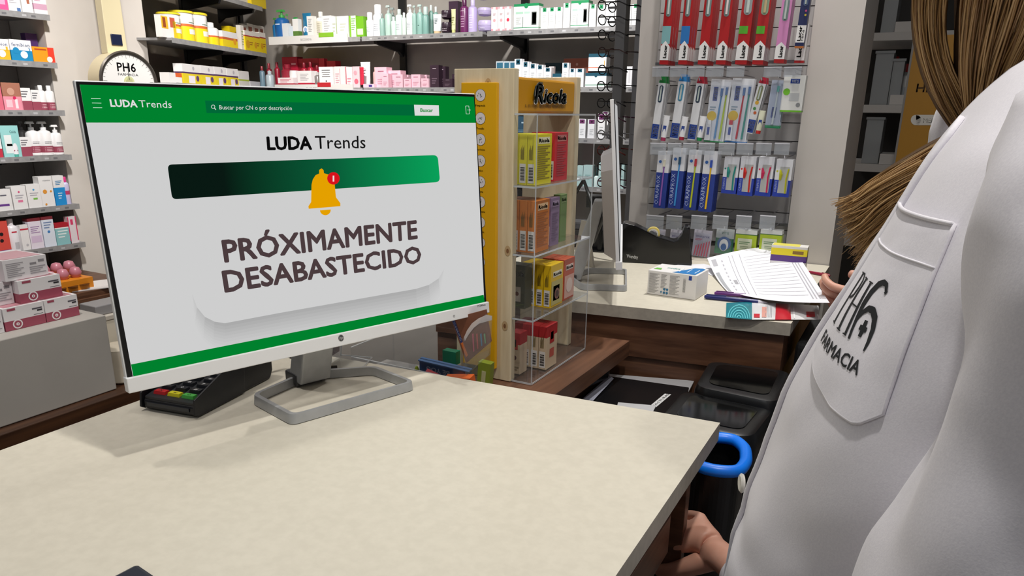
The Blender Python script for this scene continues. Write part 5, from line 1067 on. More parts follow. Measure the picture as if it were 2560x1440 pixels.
for k in range(5):
    for j in range(10):
        t0, t1 = j/10, (j+1)/10; R1 = .1+.16*k; f = lambda t, r_: bl(.5+r_*cos(pi*t)*.55, .05+min(r_*sin(pi*t)*1.05, .9), .0006)
        if .5+R1*.55 < .99: m.quad([f(t0, R1), f(t1, R1), f(t1, R1+.05), f(t0, R1+.05)], C('#5fc4cc'))
for k in range(8): m.grid(lambda a, b: bl(1.4+.05*k*1.2+a*.02, .15+.7*b, .0006), 1, 3, C('#8a8a90')) if k > 2 else 0
m.grid(lambda a, b: bl(1.08+a*.25, .12+.22*b, .0006), 2, 2, C('#c22230')); m.grid(lambda a, b: bl(1.42+a*.2, .15+.6*b, .0007), 2, 2, C('#d69a8e')); m.grid(lambda a, b: bl(3.55+a*.3, .2+.35*b, .0007), 2, 2, C('#c22230'))
m.grid(lambda a, b: bl(3.1+a*.04, .1+.8*b, .0007), 1, 2, C('#e6e6e8')); m.build('print', ss)
# yellow carton behind the paper
p = onz(1985, 688, CT)
m = M(); w_ = .087; h_ = .080; m.box((-w_/2, -.02, 0), (w_/2, .02, h_*.5), C('#dedbd8')); m.box((-w_/2, -.02, h_*.5), (w_/2, .02, h_*.7), C('#5a3a80')); m.box((-w_/2, -.02, h_*.7), (w_/2, .02, h_*.92), C('#e6d324')); m.box((-w_/2, -.02, h_*.92), (w_/2, .02, h_), C('#dcd9d4')); m.box((-w_/2+.002, -.018, h_), (w_/2-.02, .018, h_+.0006), C('#d9cf5a')); m.box((w_*.1, -.0206, h_*.76), (w_*.4, -.0201, h_*.86), C('#8a6a2a'))
o = m.build('yellow_carton', bev=.0008); setloc(o, (-.262, 1.99, CT+.0006), .05); tag(o, 'yellow, purple and white carton standing behind the invoice sheet', 'box')
# items glimpsed behind the clear stand on the rear counter
m = M(); m.box((-.03, -.04, 0), (.03, .04, .004), BLACK); m.box((-.006, -.03, .004), (.006, -.02, .16), BLACK); m.box((-.045, -.03, .13), (.045, .02, .165), C('#111113', .4)); o = m.build('scanner_stand', bev=.003); setloc(o, onz(1500, 625, CT+.0006), .3); tag(o, 'black barcode scanner on its stand behind the clear acrylic stand', 'scanner')
pcb = [V((-.93, 2.05, .98)), V((-.90, 2.04, 1.10)), V((-.86, 2.03, 1.16)), V((-.82, 2.0, 1.10)), V((-.80, 1.98, .99)), V((-.76, 1.96, 1.08)), V((-.73, 1.95, 1.10)), V((-.71, 1.94, 1.04)), V((-.70, 1.93, .955))]
m = M(); m.tube(pcb, .006, BLACK, 8); tag(m.build('black_cable', smooth=True, ang=0), 'looping black cable behind the clear acrylic stand', 'cable')
m = M(); m.box((-.085, -.05, 0), (.085, .05, .055), C('#1a1a1c', .4)); m.box((-.08, -.052, .055), (.08, .048, .075), C('#2a2a2d', .35), .01, .01); o = m.build('receipt_printer', bev=.004); setloc(o, (-.885, 2.13, CT+.0006), .1); tag(o, 'black receipt printer at the left of the rear counter', 'printer')
m = M(); m.prism([(0, 0, 0), (.09, 0, 0), (.055, 0, .12), (.03, 0, .12)], (0, .006, 0), C('#a9a397', .5)); o = m.build('leaflet_holder'); p = onz(1432, 655, CT+.0006); setloc(o, p, -.5); tag(o, 'beige leaflet holder seen through the clear acrylic stand', 'holder')
# ------------------------------------------------------------ between the counters
def uz(x, y, z): return onz(x, y, z)
FZ = UZ
q = [uz(*p_, FZ+.001) for p_ in ((1500, 1010), (1535, 925), (1740, 950), (1700, 1030), (1640, 1060))]
m = M(); m.prism([uz(*p_, FZ+.001) for p_ in ((1520, 938), (1735, 955), (1722, 980), (1510, 960))], (0, 0, .003), C('#c3c3c6', .5)); tag(m.build('white_papers'), 'white papers behind the black folder on the low shelf', 'paper')
fo = thing('black_folder', 'black plastic document folder with white label on the low shelf', 'folder', uz(1600, 985, FZ)+V((0, 0, .0045)))
m = MI(fo); m.prism([uz(*p_, FZ+.005) for p_ in ((1440, 1040), (1512, 945), (1722, 975), (1690, 1060))], (0, 0, .006), C('#101012', .25)); m.build('cover', fo, bev=.001)
m = MI(fo); z9 = FZ+.0114; L9 = [uz(1628, 1012, z9), uz(1640, 1018, z9), uz(1678, 986, z9), uz(1662, 984, z9)]; m.quad(L9, C('#cfcfcf')); m.textq('FACTURAS', [L9[1]*.75+L9[0]*.25+V((0, 0, .0004)), L9[2]*.75+L9[3]*.25+V((0, 0, .0004)), L9[3]*.7+L9[2]*.3+V((0, 0, .0004)), L9[0]*.7+L9[1]*.3+V((0, 0, .0004))], C('#333333'), 0, res=1); m.build('label', fo)
m = M(); m.prism([uz(*p_, FZ+.012) for p_ in ((1452, 1000), (1520, 942), (1530, 950), (1478, 1005))], (.004, 0, .004), C('#c2c4d6', .6)); tag(m.build('folded_paper'), 'folded white paper tucked at the left of the black folder', 'paper')
m = M(); m.prism([uz(1428, 990, FZ+.02), uz(1490, 912, FZ+.05), uz(1527, 912, FZ+.05), uz(1520, 945, FZ+.02)], (0, 0, .012), C('#1a1c22', .15)); tag(m.build('plastic_sleeve_bag', bev=.003), 'curled glossy black plastic bag beside the folder', 'bag')
m = M(); m.prism([uz(*p_, FZ+.013) for p_ in ((1545, 1008), (1640, 1016), (1628, 1040), (1540, 1030))], (0, 0, .002), C('#b9b9bb', .5)); tag(m.build('paper_slip'), 'pale paper slip lying on the black folder', 'paper')
def lump(name, px, zt, h, label, cat, win=None, c='#0d0e10', ins='#060708'):
    pts = [uz(*p_, zt) for p_ in px]; pts2 = round_poly([(p_.x, p_.y) for p_ in pts], .03, 6); c0 = sum((V(p_) for p_ in pts2), V((0, 0)))/len(pts2); n = len(pts2)
    o = thing(name, label, cat, (c0.x, c0.y, zt-h)); m = MI(o); rings = [(1.0, zt-h), (1.0, zt-.03), (.985, zt-.012), (.93, zt-.002), (.86, zt)]
    vs = []; 
    for s_, z in rings: vs += [(c0.x+(p_.x-c0.x)*s_, c0.y+(p_.y-c0.y)*s_, z) for p_ in pts2]
    fs = [(j*n+i, j*n+(i+1) % n, (j+1)*n+(i+1) % n, (j+1)*n+i) for j in range(4) for i in range(n)]+[tuple(range(4*n, 5*n)), tuple(range(n))[::-1]]
    m.add(vs, fs, C(c, .3)); m.build('housing', o, smooth=True, ang=30)
    m = MI(o); m.prism([(c0.x+(p_.x-c0.x)*.70, c0.y+(p_.y-c0.y)*.70, zt) for p_ in pts2], (0, 0, .0015), C(ins, .08)); m.build('glossy_lid', o, label='glossy dark lid window'); return o
lump('black_printer', ((1730, 965), (1770, 897), (1985, 925), (1950, 1010)), .865, .30, 'black rounded office machine at the rear, against the walnut front', 'printer')
lump('label_printer', ((1640, 1045), (1705, 970), (1945, 1020), (1885, 1098)), .85, .35, 'black label printer with glossy window beside the near counter corner', 'printer')
wb_ = thing('waste_bin', 'black bin with bright blue rim under the near counter corner', 'bin', uz(1815, 1140, .86)+V((0, 0, -.48)))
rim = [uz(*p_, .86) for p_ in ((1745, 1100), (1790, 1093), (1838, 1099), (1864, 1122), (1866, 1156), (1846, 1180), (1790, 1178), (1742, 1165))]
rp = [V((p_[0], p_[1], .86)) for p_ in round_poly([(p_.x, p_.y) for p_ in rim], .02, 4)]
m = MI(wb_); m.tube(rp, .0092, C('#0a7cf5', .35), 10, closed=True); m.build('rim', wb_, smooth=True, ang=0, label='bright blue plastic rim')
m = MI(wb_); n = len(rp); m.add([(p_.x, p_.y, .86) for p_ in rp]+[(p_.x, p_.y, .38) for p_ in rp], [(i, (i+1) % n, n+(i+1) % n, n+i) for i in range(n)]+[tuple(range(n, 2*n))], C('#0a0a0b', .4)); m.build('bin_body', wb_)
# dark cloth/bag by the rear counter end
m = M(); m.box((-.172, 1.56, .45), (-.145, 1.80, .90), C('#0d0d0f', .8)); o = m.build('black_bag', bev=.012, seg=3); tag(o, 'black bag hanging at the right end of the rear counter', 'bag')
# ------------------------------------------------------------ toothbrush wall
HY = 2.13
def pt(x, y, Y=HY): return ony(x, y, Y)
sw = bpy.data.objects['slatwall_panel']
def rail(y0, y1, xa, xb):
    a = pt(xa, y0, 2.235); b = pt(xb, y1, 2.235); m = M(); m.box((a.x, 2.228, a.z-.004), (b.x, 2.243, a.z+.004), C('#7c7c80', .3, .6)); m.build('hook_rail', sw); return a.z
rail(160, 158, 1640, 2008); rail(370, 370, 1632, 1990); rail(537, 545, 1650, 1975)
gH = 'packs hanging on the toothbrush wall'
def hang(x0, x1, yt, yb, spec, label, n=1, dep=.018, tilt=0, kind='carton', Y=HY, more=None, dy=.021, hook=True, extra=None):
    ym = (yt+yb)/2; 
    # x0,x1 measured at the foot of the pack
    a = pt(x0, yb, Y); b = pt(x1, yb, Y); w_ = b.x-a.x; h = pt((x0+x1)/2, yt, Y).z-a.z
    first = None
    for k in range(n):
        if first is None:
            m = M(); bandbox(m, w_, dep, h, spec.get('bands'), spec.get('c', '#fff')) if not spec.get('blister') else m.box((-w_/2, -.0004, 0), (w_/2, .0006, h), C(spec.get('c', '#eee')))
            decos(m, w_, dep if not spec.get('blister') else .001, h, spec)
            if spec.get('brush'):
                for (u0, v0, u1, v1, c) in spec['brush']:
                    yf = -dep/2-.002 if not spec.get('blister') else -.005
                    m.tube([(-w_/2+w_*u0, yf, h*v0), (-w_/2+w_*(u0*.5+u1*.5), yf, h*(v0*.5+v1*.5)), (-w_/2+w_*u1, yf, h*v1)], [.0028, .0025, .0018], C(c, .3), 8); m.box((-w_/2+w_*u1-.003, yf-.004, h*(v1-.04)), (-w_/2+w_*u1+.003, yf+.001, h*(v1+.08)), C(spec.get('bristle', '#4a6a9a')))
            if spec.get('tab'): m.box((-w_/2, -dep*.4, h), (w_/2, dep*.4, h*1.12), C(spec['tab'], .35), w_*.2, 0)
            if spec.get('pent'):
                m.quad([(-w_/2, -dep/2-.0005, h*.055), (w_/2, -dep/2-.0005, h*.055), (w_/2, -dep/2-.0005, h*.24), (0, -dep/2-.0005, h*.31), (-w_/2, -dep/2-.0005, h*.24)], C('#e9e7e6')); m.quad([(w_/2+.0004, -dep/2, h*.055), (w_/2+.0004, dep/2, h*.055), (w_/2+.0004, dep/2, h*.2), (w_/2+.0004, -dep/2, h*.24)], C('#d9d7d6'))
                m.textq('Lacer', [(w_*.24, -dep/2-.0012, h*.085), (w_*.24, -dep/2-.0012, h*.25), (-w_*.14, -dep/2-.0012, h*.25), (-w_*.14, -dep/2-.0012, h*.085)], C('#1c1a1a'), .05, res=1)
            if spec.get('win'):
                u0, v0, u1, v1, c = spec['win']; r_ = w_*(u1-u0)/2; cx = w_*((u0+u1)/2-.5); P_ = []
                for j in range(9): P_.append((cx+r_*cos(pi*j/8), -dep/2-.0006, h*v1-r_+r_*sin(pi*j/8)))
                for j in range(9): P_.append((cx-r_*cos(pi*j/8), -dep/2-.0006, h*v0+r_-r_*sin(pi*j/8)))
                m.quad(P_, C(c, .15)); m.box((cx-r_*.35, -dep/2-.003, h*(v0+.03)), (cx+r_*.35, -dep/2-.0007, h*(v1-.02)), C(spec.get('wb', '#b9c4bf'), .3))
            if extra: extra(m, w_, h)
            first = m.build(spec.get('name', 'toothbrush_box')); o = first
            if spec.get('blister'):
                mm = M(); mm.box((-w_*.46, -.014, h*.03), (w_*.46, -.0008, h*.9), BLISTER, .002, .004); mm.build('clear_bubble', o)
        else:
            o = first.copy(); COL.objects.link(o)
            for ch_ in first.children: c_ = ch_.copy(); c_.parent = o; COL.objects.link(c_)
        setloc(o, ((a.x+b.x)/2, Y+dep/2+dy*k, a.z)); o.rotation_euler = (0, tilt, 0)
        tag(o, label if k == 0 else label+', '+('the one right behind it', 'two behind it', 'three behind it')[k-1], spec.get('cat', 'box'), gH)
    if hook:
        top = a.z+h*(1.05); m = M(); cxx = (a.x+b.x)/2+sin(tilt)*h; m.tube([(cxx, 2.24, top), (cxx, Y-.012, top), (cxx, Y-.014, top+.006)], .0018, C('#a9a9ad', .25, .9), 6); m.build('hook', sw)
RL = '#ad1519'
def lac(dec, win='#7a8a8a', c=RL, tab='#7fb9b4', wbc='#c9d4cf', foot=True): return dict(c=c, bands=[(0, .055, RL), (.055, 1, c)], pent=True, win=(.24, .62, .78, .94, win), dec=dec, tab=tab, wb=wbc)
rowL = [(1648, 1669, lac([(0, .27, 1, .5, '#7fb0b4')]), 'teal-patched'), (1695, 1716, lac([(0, .27, 1, .5, '#2a72b8')], tab='#2f86b4'), 'blue-patched'), (1744, 1767, lac([], tab='#5a2a86'), 'plain red with purple top'), (1789, 1813, lac([], tab='#a8246e', wbc='#e8d8d8'), 'plain red with magenta top'), (1837, 1866, dict(lac([(0, .40, .75, .5, '#56a82a')], win='#8a8f8c', tab='#8fd0bf'), win=(.2, .64, .85, 1.0, '#9aa0a2')), 'green-badged, left'), (1880, 1907, dict(lac([(0, .40, .75, .5, '#56a82a')], tab='#3fa6c4'), win=(.2, .64, .85, 1.0, '#8fa28a'), wb='#c9b48a'), 'green-badged, right')]
for a, b, sp_, nm in rowL: hang(a, b, -32, 161, sp_, 'red boxed toothbrush, %s, top hook row' % nm, 3, .022, .03, dy=.024, Y=HY-.03)
hang(1934, 1959, -12, 157, lac([], c='#cf86ba', tab='#cf86ba'), 'pink boxed toothbrush in the top hook row', 2, .022, .03, dy=.024, Y=HY-.03)
hang(1986, 2008, -30, 120, dict(c='#1b2656', bands=[(0, .03, '#b86a2a'), (.03, 1, '#1b2656')], pent=False, dec=[(0, .09, 1, .38, '#e9e7e6')], txt=[('Lacer', .15, .12, .55, .36, '#1c1a1a', 'v', 'b'), ('MINI', .62, .12, .85, .30, '#1c1a1a', 'v')], disc=[(.7, .62, .12, '#c8508a'), (.7, .55, .12, '#d8c23a')], win=(.3, .7, .8, .93, '#5a6a8a')), 'navy child toothbrush box at the right end of the top hook row', 1, .02, .03, Y=HY-.04)
hang(1985, 2009, 60, 157, dict(bands=[(0, .06, RL), (.06, 1, '#e3dfde')], txt=[('Lacer', .15, .15, .6, .55, '#1c1a1a', 'v', 'b')]), 'white toothbrush box with red foot behind the navy one', 1, .02, .03, Y=HY, hook=False)
VB = '#1f3f8f'
def vit(tab, win='#39465a'): return dict(c='#dcdde0', dec=[(.0, .02, 1, .28, VB)], txt=[('VITIS', .2, .05, .85, .25, '#e6e8ee', 'v', 'b')], tab=tab, win=(.25, .66, .8, .96, win), lines=[])
for a, b, t, yb, sp_, nm in ((1626, 1643, 207, 349, vit('#1f7f3a'), 'green-topped'), (1674, 1694, 203, 347, vit('#2f7fc0', '#4f8fb0'), 'blue-topped'), (1718, 1737, 208, 350, vit('#b3243a'), 'red-topped, left')):
    hang(a, b, t, yb, sp_, 'white boxed toothbrush, %s, second hook row' % nm, 2, .018, .085, dy=.024, Y=HY-.02)
hang(1862, 1881, 207, 333, dict(vit('#b3243a', '#8a8f6a'), disc=[(.5, .62, .25, '#d8a83a'), (.4, .5, .2, '#4a8a4a'), (.6, .42, .2, '#c05a2a')]), 'white child toothbrush box with cartoon-coloured dots, second hook row', 2, .018, .17, dy=.024, Y=HY-.02)
def smallt(x0, x1, yt, yb, cap, label, c='#dcdcdf', rz=.1):
    a = pt(x0, yb, HY-.05); b = pt(x1, yb, HY-.05); w_ = b.x-a.x; h = pt((x0+x1)/2, yt, HY-.05).z-a.z
    o = put('tube', w_*.8, h, dict(c=c, cap=cap, dec=[(.25, .3, .75, .6, '#2a4490')]), ((a.x+b.x)/2, HY-.045, a.z), 0, label, 'small sample tubes on the toothbrush wall', name='sample_tube'); o.rotation_euler = (0, rz, 0)
smallt(1646, 1666, 288, 352, '#a8325a', 'sample tube with magenta cap beside the green-topped brush'); smallt(1692, 1712, 291, 350, '#a8243a', 'sample tube with red cap beside the blue-topped brush'); smallt(1736, 1757, 290, 352, '#1f8a4a', 'sample tube with green cap beside the red-topped brush'); smallt(1884, 1904, 276, 334, '#c8302a', 'sample tube with red cap beside the child brush', '#cfd0b8')
def twin(c1, c2, base, nm, a, b, yt, yb, cap, ylw='#e0bd1c'):
    def ex_(m, w_, h):
        m.box((-w_*.42, -.012, h*.03), (-w_*.16, -.002, h*.28), C('#dcdce0', .35), .002, .002); m.box((-w_*.36, -.011, h*.28), (-w_*.2, -.003, h*.35), C(cap, .35)); m.box((-w_*.35, -.0125, h*.12), (-w_*.23, -.012, h*.24), C('#2a4490'))
        n = 14; m.quad([(-w_*.26+w_*.24*cos(2*pi*k/n), -.0008, h*.42+w_*.24*sin(2*pi*k/n)) for k in range(n)], C(ylw))
    hang(a, b, yt, yb, dict(blister=True, c='#e3e5ea', name='toothbrush_pack', cat='pack', dec=[(.0, .0, 1, .02, base), (.18, .66, .4, .88, VB)], txt=[('VITIS', .22, .68, .38, .86, '#e6e8ee', 'v', 'b')], brush=[(.55, .06, .62, .78, c1), (.8, .06, .86, .8, c2)], lines=[(.1, .5, .4, .58, 2, '#8aa0b0')]), nm, 2, .018, .045, dy=.022, Y=HY-.03, extra=ex_)
twin('#4f86b8', '#a8bf2a', '#1f8a4a', 'twin toothbrush blister with blue and lime brushes', 1757, 1806, 198, 355, '#d8dadc')
twin('#b8243a', '#2a8a80', '#2a72b8', 'twin toothbrush blister with red and teal brushes', 1809, 1862, 196, 356, '#b3243a')
hang(1910, 1946, 200, 320, dict(blister=True, c='#b7c0d2', name='toothbrush_pack', cat='pack', dec=[(.0, 0, 1, .06, '#1f8a5a'), (.3, .22, .62, .44, VB)], txt=[('VITIS', .36, .24, .56, .42, '#e6e8ee', 'v', 'b')], brush=[(.5, .08, .55, .8, '#c9d4d8')], bristle='#5fb0a8'), 'pale blue travel toothbrush blister in the second hook row', 2, .018, .05, dy=.022, Y=HY-.02)
hang(1949, 2003, 188, 280, dict(bands=[(0, .05, '#6fb82a'), (.05, 1, '#dedfdc')], dec=[(.32, .78, .75, .9, VB), (.35, .3, .8, .52, '#b9bcbe')], disc=[(.2, .55, .16, '#6fb82a'), (.8, .2, .1, '#8a8d8f')], txt=[('VITIS', .38, .80, .70, .88, '#dfe3ee')]), 'white and green orthodontic box at the right of the second hook row', 1, .03, .02, Y=HY-.02)
CB_ = '#1a3488'
def cur(c1, br): return dict(bands=[(0, .04, CB_), (.04, .63, CB_), (.63, 1, '#d6d7db')], txt=[('CURAPROX', .06, .06, .36, .58, '#a9b6dc', 'v')], brush=[(.55, .05, .62, .78, c1)], bristle=br, disc=[(.25, .82, .12, '#2a5fa8')], name='toothbrush_box')
for a, b, yt, yb, c1, br, nm in ((1633, 1662, 378, 519, '#8a5aa8', '#d8d4c0', 'purple single-tuft'), (1669, 1700, 370, 520, '#3f8fd0', '#1c4a6a', 'light blue'), (1708, 1739, 375, 524, '#b9c42a', '#b8303a', 'lime green'), (1745, 1778, 378, 528, '#e8b818', '#2a4aa8', 'yellow')):
    hang(a, b, yt, yb, cur(c1, br), 'blue and white box with %s toothbrush, third hook row' % nm, 3, .016, .025, dy=.018, Y=HY-.03)
def inter(c, nm, a, b, yt, yb):
    def ex_(m, w_, h):
        m.tube([(w_*.25, -.011, h*.1), (w_*.22, -.011, h*.5), (w_*.3, -.011, h*.75)], .0022, C(c, .3), 6); m.tube([(-w_*.15, -.011, h*.45), (-w_*.12, -.011, h*.6), (-w_*.2, -.011, h*.72)], [.003, .005, .002], C(c, .3), 6)
    hang(a, b, yt, yb, dict(bands=[(0, .45, '#1c38a0'), (.45, 1, '#d8d9de')], dec=[(.28, .1, .85, .8, '#aeb0ae')], disc=[(.12, .68, .06, c)], txt=[('CURAPROX', .06, .12, .2, .42, '#a9b6dc', 'v')], name='interdental_brush_box'), 'interdental brush box with %s handle, third hook row' % nm, 2, .018, .02, dy=.02, Y=HY-.02, extra=ex_)
inter('#2a8a80', 'teal', 1802, 1839, 392, 483); inter('#c8302a', 'red', 1842, 1880, 391, 488); inter('#c8305a', 'crimson pink', 1886, 1925, 392, 489); inter('#b9b82a', 'yellow', 1930, 1971, 398, 491)
def pick(nm, a, b, yt, yb, c='#d0506a'):
    def ex_(m, w_, h):
        for k in range(6): m.tube([(-w_*.35+w_*.14*k, -.006, h*.04), (-w_*.28+w_*.14*k, -.006, h*(.42+.04*k))], .0018, C(c, .3), 5); m.tube([(-w_*.28+w_*.14*k, -.006, h*(.42+.04*k)), (-w_*.24+w_*.14*k, -.006, h*(.52+.04*k))], .001, C('#b9bcc4', .3), 5)
    hang(a, b, yt, yb, dict(blister=True, c='#c7c4d2', name='brush_blister', cat='pack', txt=[('interprox', .12, .72, .88, .82, '#5a4a8a')], lines=[(.1, .6, .5, .68, 2, c)]), nm, 1, .012, .04, Y=HY-.01, extra=ex_)
pick('interdental blister with red brushes, lowest hook row', 1668, 1712, 575, 640, '#c85a4a'); pick('interdental blister with pink brushes, lowest hook row', 1727, 1772, 575, 640)
pick('interdental blister half hidden by the tape dispenser, lowest hook row', 1618, 1655, 572, 645, '#b9a4a8')
def fl(m, w_, h):
    n = 20; f = lambda cx, cz, rx, rz, y, c: m.quad([(w_*cx+w_*rx*cos(2*pi*k/n), y, h*cz+w_*rz*sin(2*pi*k/n)) for k in range(n)], C(c, .35)); f(0, .42, .38, .38, -.003, '#2a5fa0'); f(0, .36, .25, .34, -.005, '#dfe3e6'); f(0, .28, .16, .2, -.006, '#1f5a9a')
hang(1784, 1829, 572, 633, dict(blister=True, bands=None, c='#1d6a4c', name='floss_pack', cat='pack', dec=[(0, .62, 1, 1, '#b9bfc0'), (0, 0, 1, .2, '#0f7a4a')], txt=[('VITIS', .3, .78, .7, .88, '#1f6a4a')]), 'green dental floss pack in the lowest hook row', 1, .014, .02, Y=HY-.01, extra=fl)
for a, b, nm in ((1835, 1888, 'left'), (1896, 1950, 'right')):
    hang(a, b, 575, 629, dict(bands=[(0, .78, '#a3b81e'), (.78, .82, '#3f6a2a'), (.82, 1, '#c9cbc8')], dec=[(.12, .1, .8, .62, '#c9cfb4')], lines=[(.2, .35, .7, .5, 2, '#4f7a4a'), (.25, .16, .65, .3, 2, '#8a9a7a')], name='tape_floss_box'), 'lime green floss box, %s of the two in the lowest hook row' % nm, 1, .03, .0, Y=HY-.02)
# price holders
def holder(x0, x1, y0, y1, Y=HY-.06):
    a = pt(x0, y1, Y); b = pt(x1, y0, Y); m = M(); m.box((a.x, Y, a.z), (b.x, Y+.0015, b.z), HOLD); m.box((a.x, Y-.0006, b.z-.003), (b.x, Y+.002, b.z), C('#c9c9d0', .3)); m.tube([((a.x+b.x)/2, Y+.001, b.z-.003), ((a.x+b.x)/2, 2.23, b.z-.003)], .0015, C('#a9a9ad', .25, .9), 6); m.build('price_holder', sw)
for a, b in ((1630, 1672), (1674, 1717), (1719, 1762), (1764, 1810), (1815, 1862), (1908, 1955), (1958, 2005)): holder(a, b, 166, 192)
for a, b in ((1624, 1666), (1668, 1704), (1706, 1742), (1745, 1788), (1795, 1838), (1840, 1884), (1888, 1930), (1934, 1975)): holder(a, b, 358, 386)
for a, b in ((1614, 1660), (1664, 1706), (1726, 1768), (1780, 1822), (1838, 1880), (1897, 1940)): holder(a, b, 540, 572)
# ------------------------------------------------------------ pharmacist
from mathutils import noise
from bisect import bisect
COAT = speckle('coat_cotton', '#dedbe2', '#e5e2e8', 700, .75, .10, 3, bscale=900, dist=.0006)
COAT.node_tree.nodes['Principled BSDF'].inputs['Sheen Weight'].default_value = .15
SKIN = speckle('skin', '#c8927c', '#d29f8a', 25, .5, .12, 5, bscale=220, dist=.0006)
SKIN.node_tree.nodes['Principled BSDF'].inputs['Subsurface Weight'].default_value = .08
def interp(tab, x):
    xs = [t[0] for t in tab]
    if x <= xs[0]: return tab[0][1]
    if x >= xs[-1]: return tab[-1][1]
    i = bisect(xs, x)-1; a, b = tab[i], tab[i+1]; return a[1]+(b[1]-a[1])*(x-a[0])/(b[0]-a[0])
SIL = sorted([(.067, 4.5), (-.003, 1.8), (-.102, -1.0), (-.193, -3.3), (-.306, -5.7), (-.42, -7.3), (-.567, -9.1), (-.643, -9.5), (-.9, -10.3), (-1.5, -11)])
SLV = sorted([(.05, 3.9), (-.09, 3.6), (-.20, 3.9), (-.298, 3.7), (-.37, 3.2), (-.478, 2.2), (-.607, .6), (-.75, -1.2)])
def ringpt(cx, cy, ax, ay, u, z): 
    c, s_ = cos(u), sin(u); e = .86
    return V((cx-ax*math.copysign(abs(c)**e, c), cy-ay*math.copysign(abs(s_)**e, s_), z))
def solve(sil, cy, ax, ay, z):
    lo, hi = -.4, .5
    for _ in range(40):
        cx = (lo+hi)/2; mn = 9
        for k in range(72):
            p = ringpt(cx, cy, ax, ay, 2*pi*k/72, z); d = hypot(p.x, p.y); az = math.degrees(atan2(p.x, p.y)); mn = min(mn, az-interp(sil, (p.z-H0)/d))
        if mn > 0: hi = cx
        else: lo = cx
    return cx
ZT = [.42, .55, .70, .85, .93, .98, 1.03, 1.08, 1.13, 1.18, 1.23, 1.28, 1.32, 1.355, 1.385, 1.41, 1.43]
AYT = [(.42, .25), (.85, .215), (1.0, .20), (1.13, .205), (1.28, .205), (1.33, .19), (1.37, .15), (1.40, .11), (1.43, .075)]
AXT = [(.42, .17), (.85, .15), (1.0, .125), (1.13, .135), (1.23, .135), (1.32, .115), (1.37, .09), (1.40, .07), (1.43, .055)]
CYT = [(.42, .70), (1.25, .665), (1.33, .67), (1.43, .70)]
CXS = []
for z in ZT:
    if z <= 1.386: CXS.append((z, solve(SIL, interp(CYT, z), interp(AXT, z), interp(AYT, z), z)))
CXS += [(1.41, CXS[-1][1]+.012), (1.44, CXS[-1][1]+.026)]
def torso(u, z, off=0.0, wr=True):
    cx = interp(CXS, z); ax, ay, cy = interp(AXT, z), interp(AYT, z), interp(CYT, z)
    p = ringpt(cx, cy, ax, ay, u, z); q = ringpt(cx, cy, ax*1.05, ay*1.05, u, z); n = (q-p).normalized()
    d = off
    if wr:
        d += .0065*noise.noise(V((p.x*14+3+z*5, p.y*14, z*3.5)))+.0022*noise.noise(V((p.x*24, p.y*24+z*12, z*14)))
        if z < 1.05: d += .004*sin(u*9+z*3)*min(1, (1.05-z)*4)
    return p+n*d
def smooth_z(v, z0=.42, z1=1.43): return z0+(z1-z0)*v
root_loc = V((.12, .68, 0))
# --- body (skin) : skeleton grown with the skin modifier
J = {}; E_ = []; verts = []; rad = []
def jv(name, p, r): J[name] = len(verts); verts.append(V(p)); rad.append(r); return name
def je(a, b): E_.append((J[a], J[b]))
jv('pelvis', (.13, .69, .90), .10); jv('spine', (.13, .68, 1.10), .085); jv('chest', (.13, .675, 1.27), .085); jv('neck0', (.14, .69, 1.40), .045); jv('neck1', (.115, .70, 1.47), .042); jv('jaw', (.085, .70, 1.53), .055); jv('head', (.09, .70, 1.60), .082); jv('crown', (.10, .70, 1.68), .06)
for a, b in (('pelvis', 'spine'), ('spine', 'chest'), ('chest', 'neck0'), ('neck0', 'neck1'), ('neck1', 'jaw'), ('jaw', 'head'), ('head', 'crown')): je(a, b)
HLc = ony(1752, 1352, .885)      # left hand centre, on the drawer
HRc = onz(2172, 758, .995)      # right hand holding the sheet
jv('shL', (.115, .50, 1.335), .045); jv('elL', (.10, .44, 1.05), .036); jv('foL', (.0, .62, .87), .032); jv('wrL', (HLc.x+.062, HLc.y-.055, HLc.z+.005), .0235)
jv('shR', (.13, .86, 1.335), .045); jv('elR', (.16, 1.05, 1.12), .036); jv('wrR', (HRc.x+.065, HRc.y+.005, HRc.z+.0), .024)
je('chest', 'shL'); je('shL', 'elL'); je('elL', 'foL'); je('foL', 'wrL'); je('chest', 'shR'); je('shR', 'elR'); je('elR', 'wrR')
for s_, sy in (('L', -.09), ('R', .09)):
    jv('hip'+s_, (.13, .69+sy, .84), .075); jv('kn'+s_, (.12, .69+sy, .46), .052); jv('an'+s_, (.15, .69+sy, .08), .036); jv('toe'+s_, (.02, .69+sy, .035), .03); je('pelvis', 'hip'+s_); je('hip'+s_, 'kn'+s_); je('kn'+s_, 'an'+s_); je('an'+s_, 'toe'+s_)
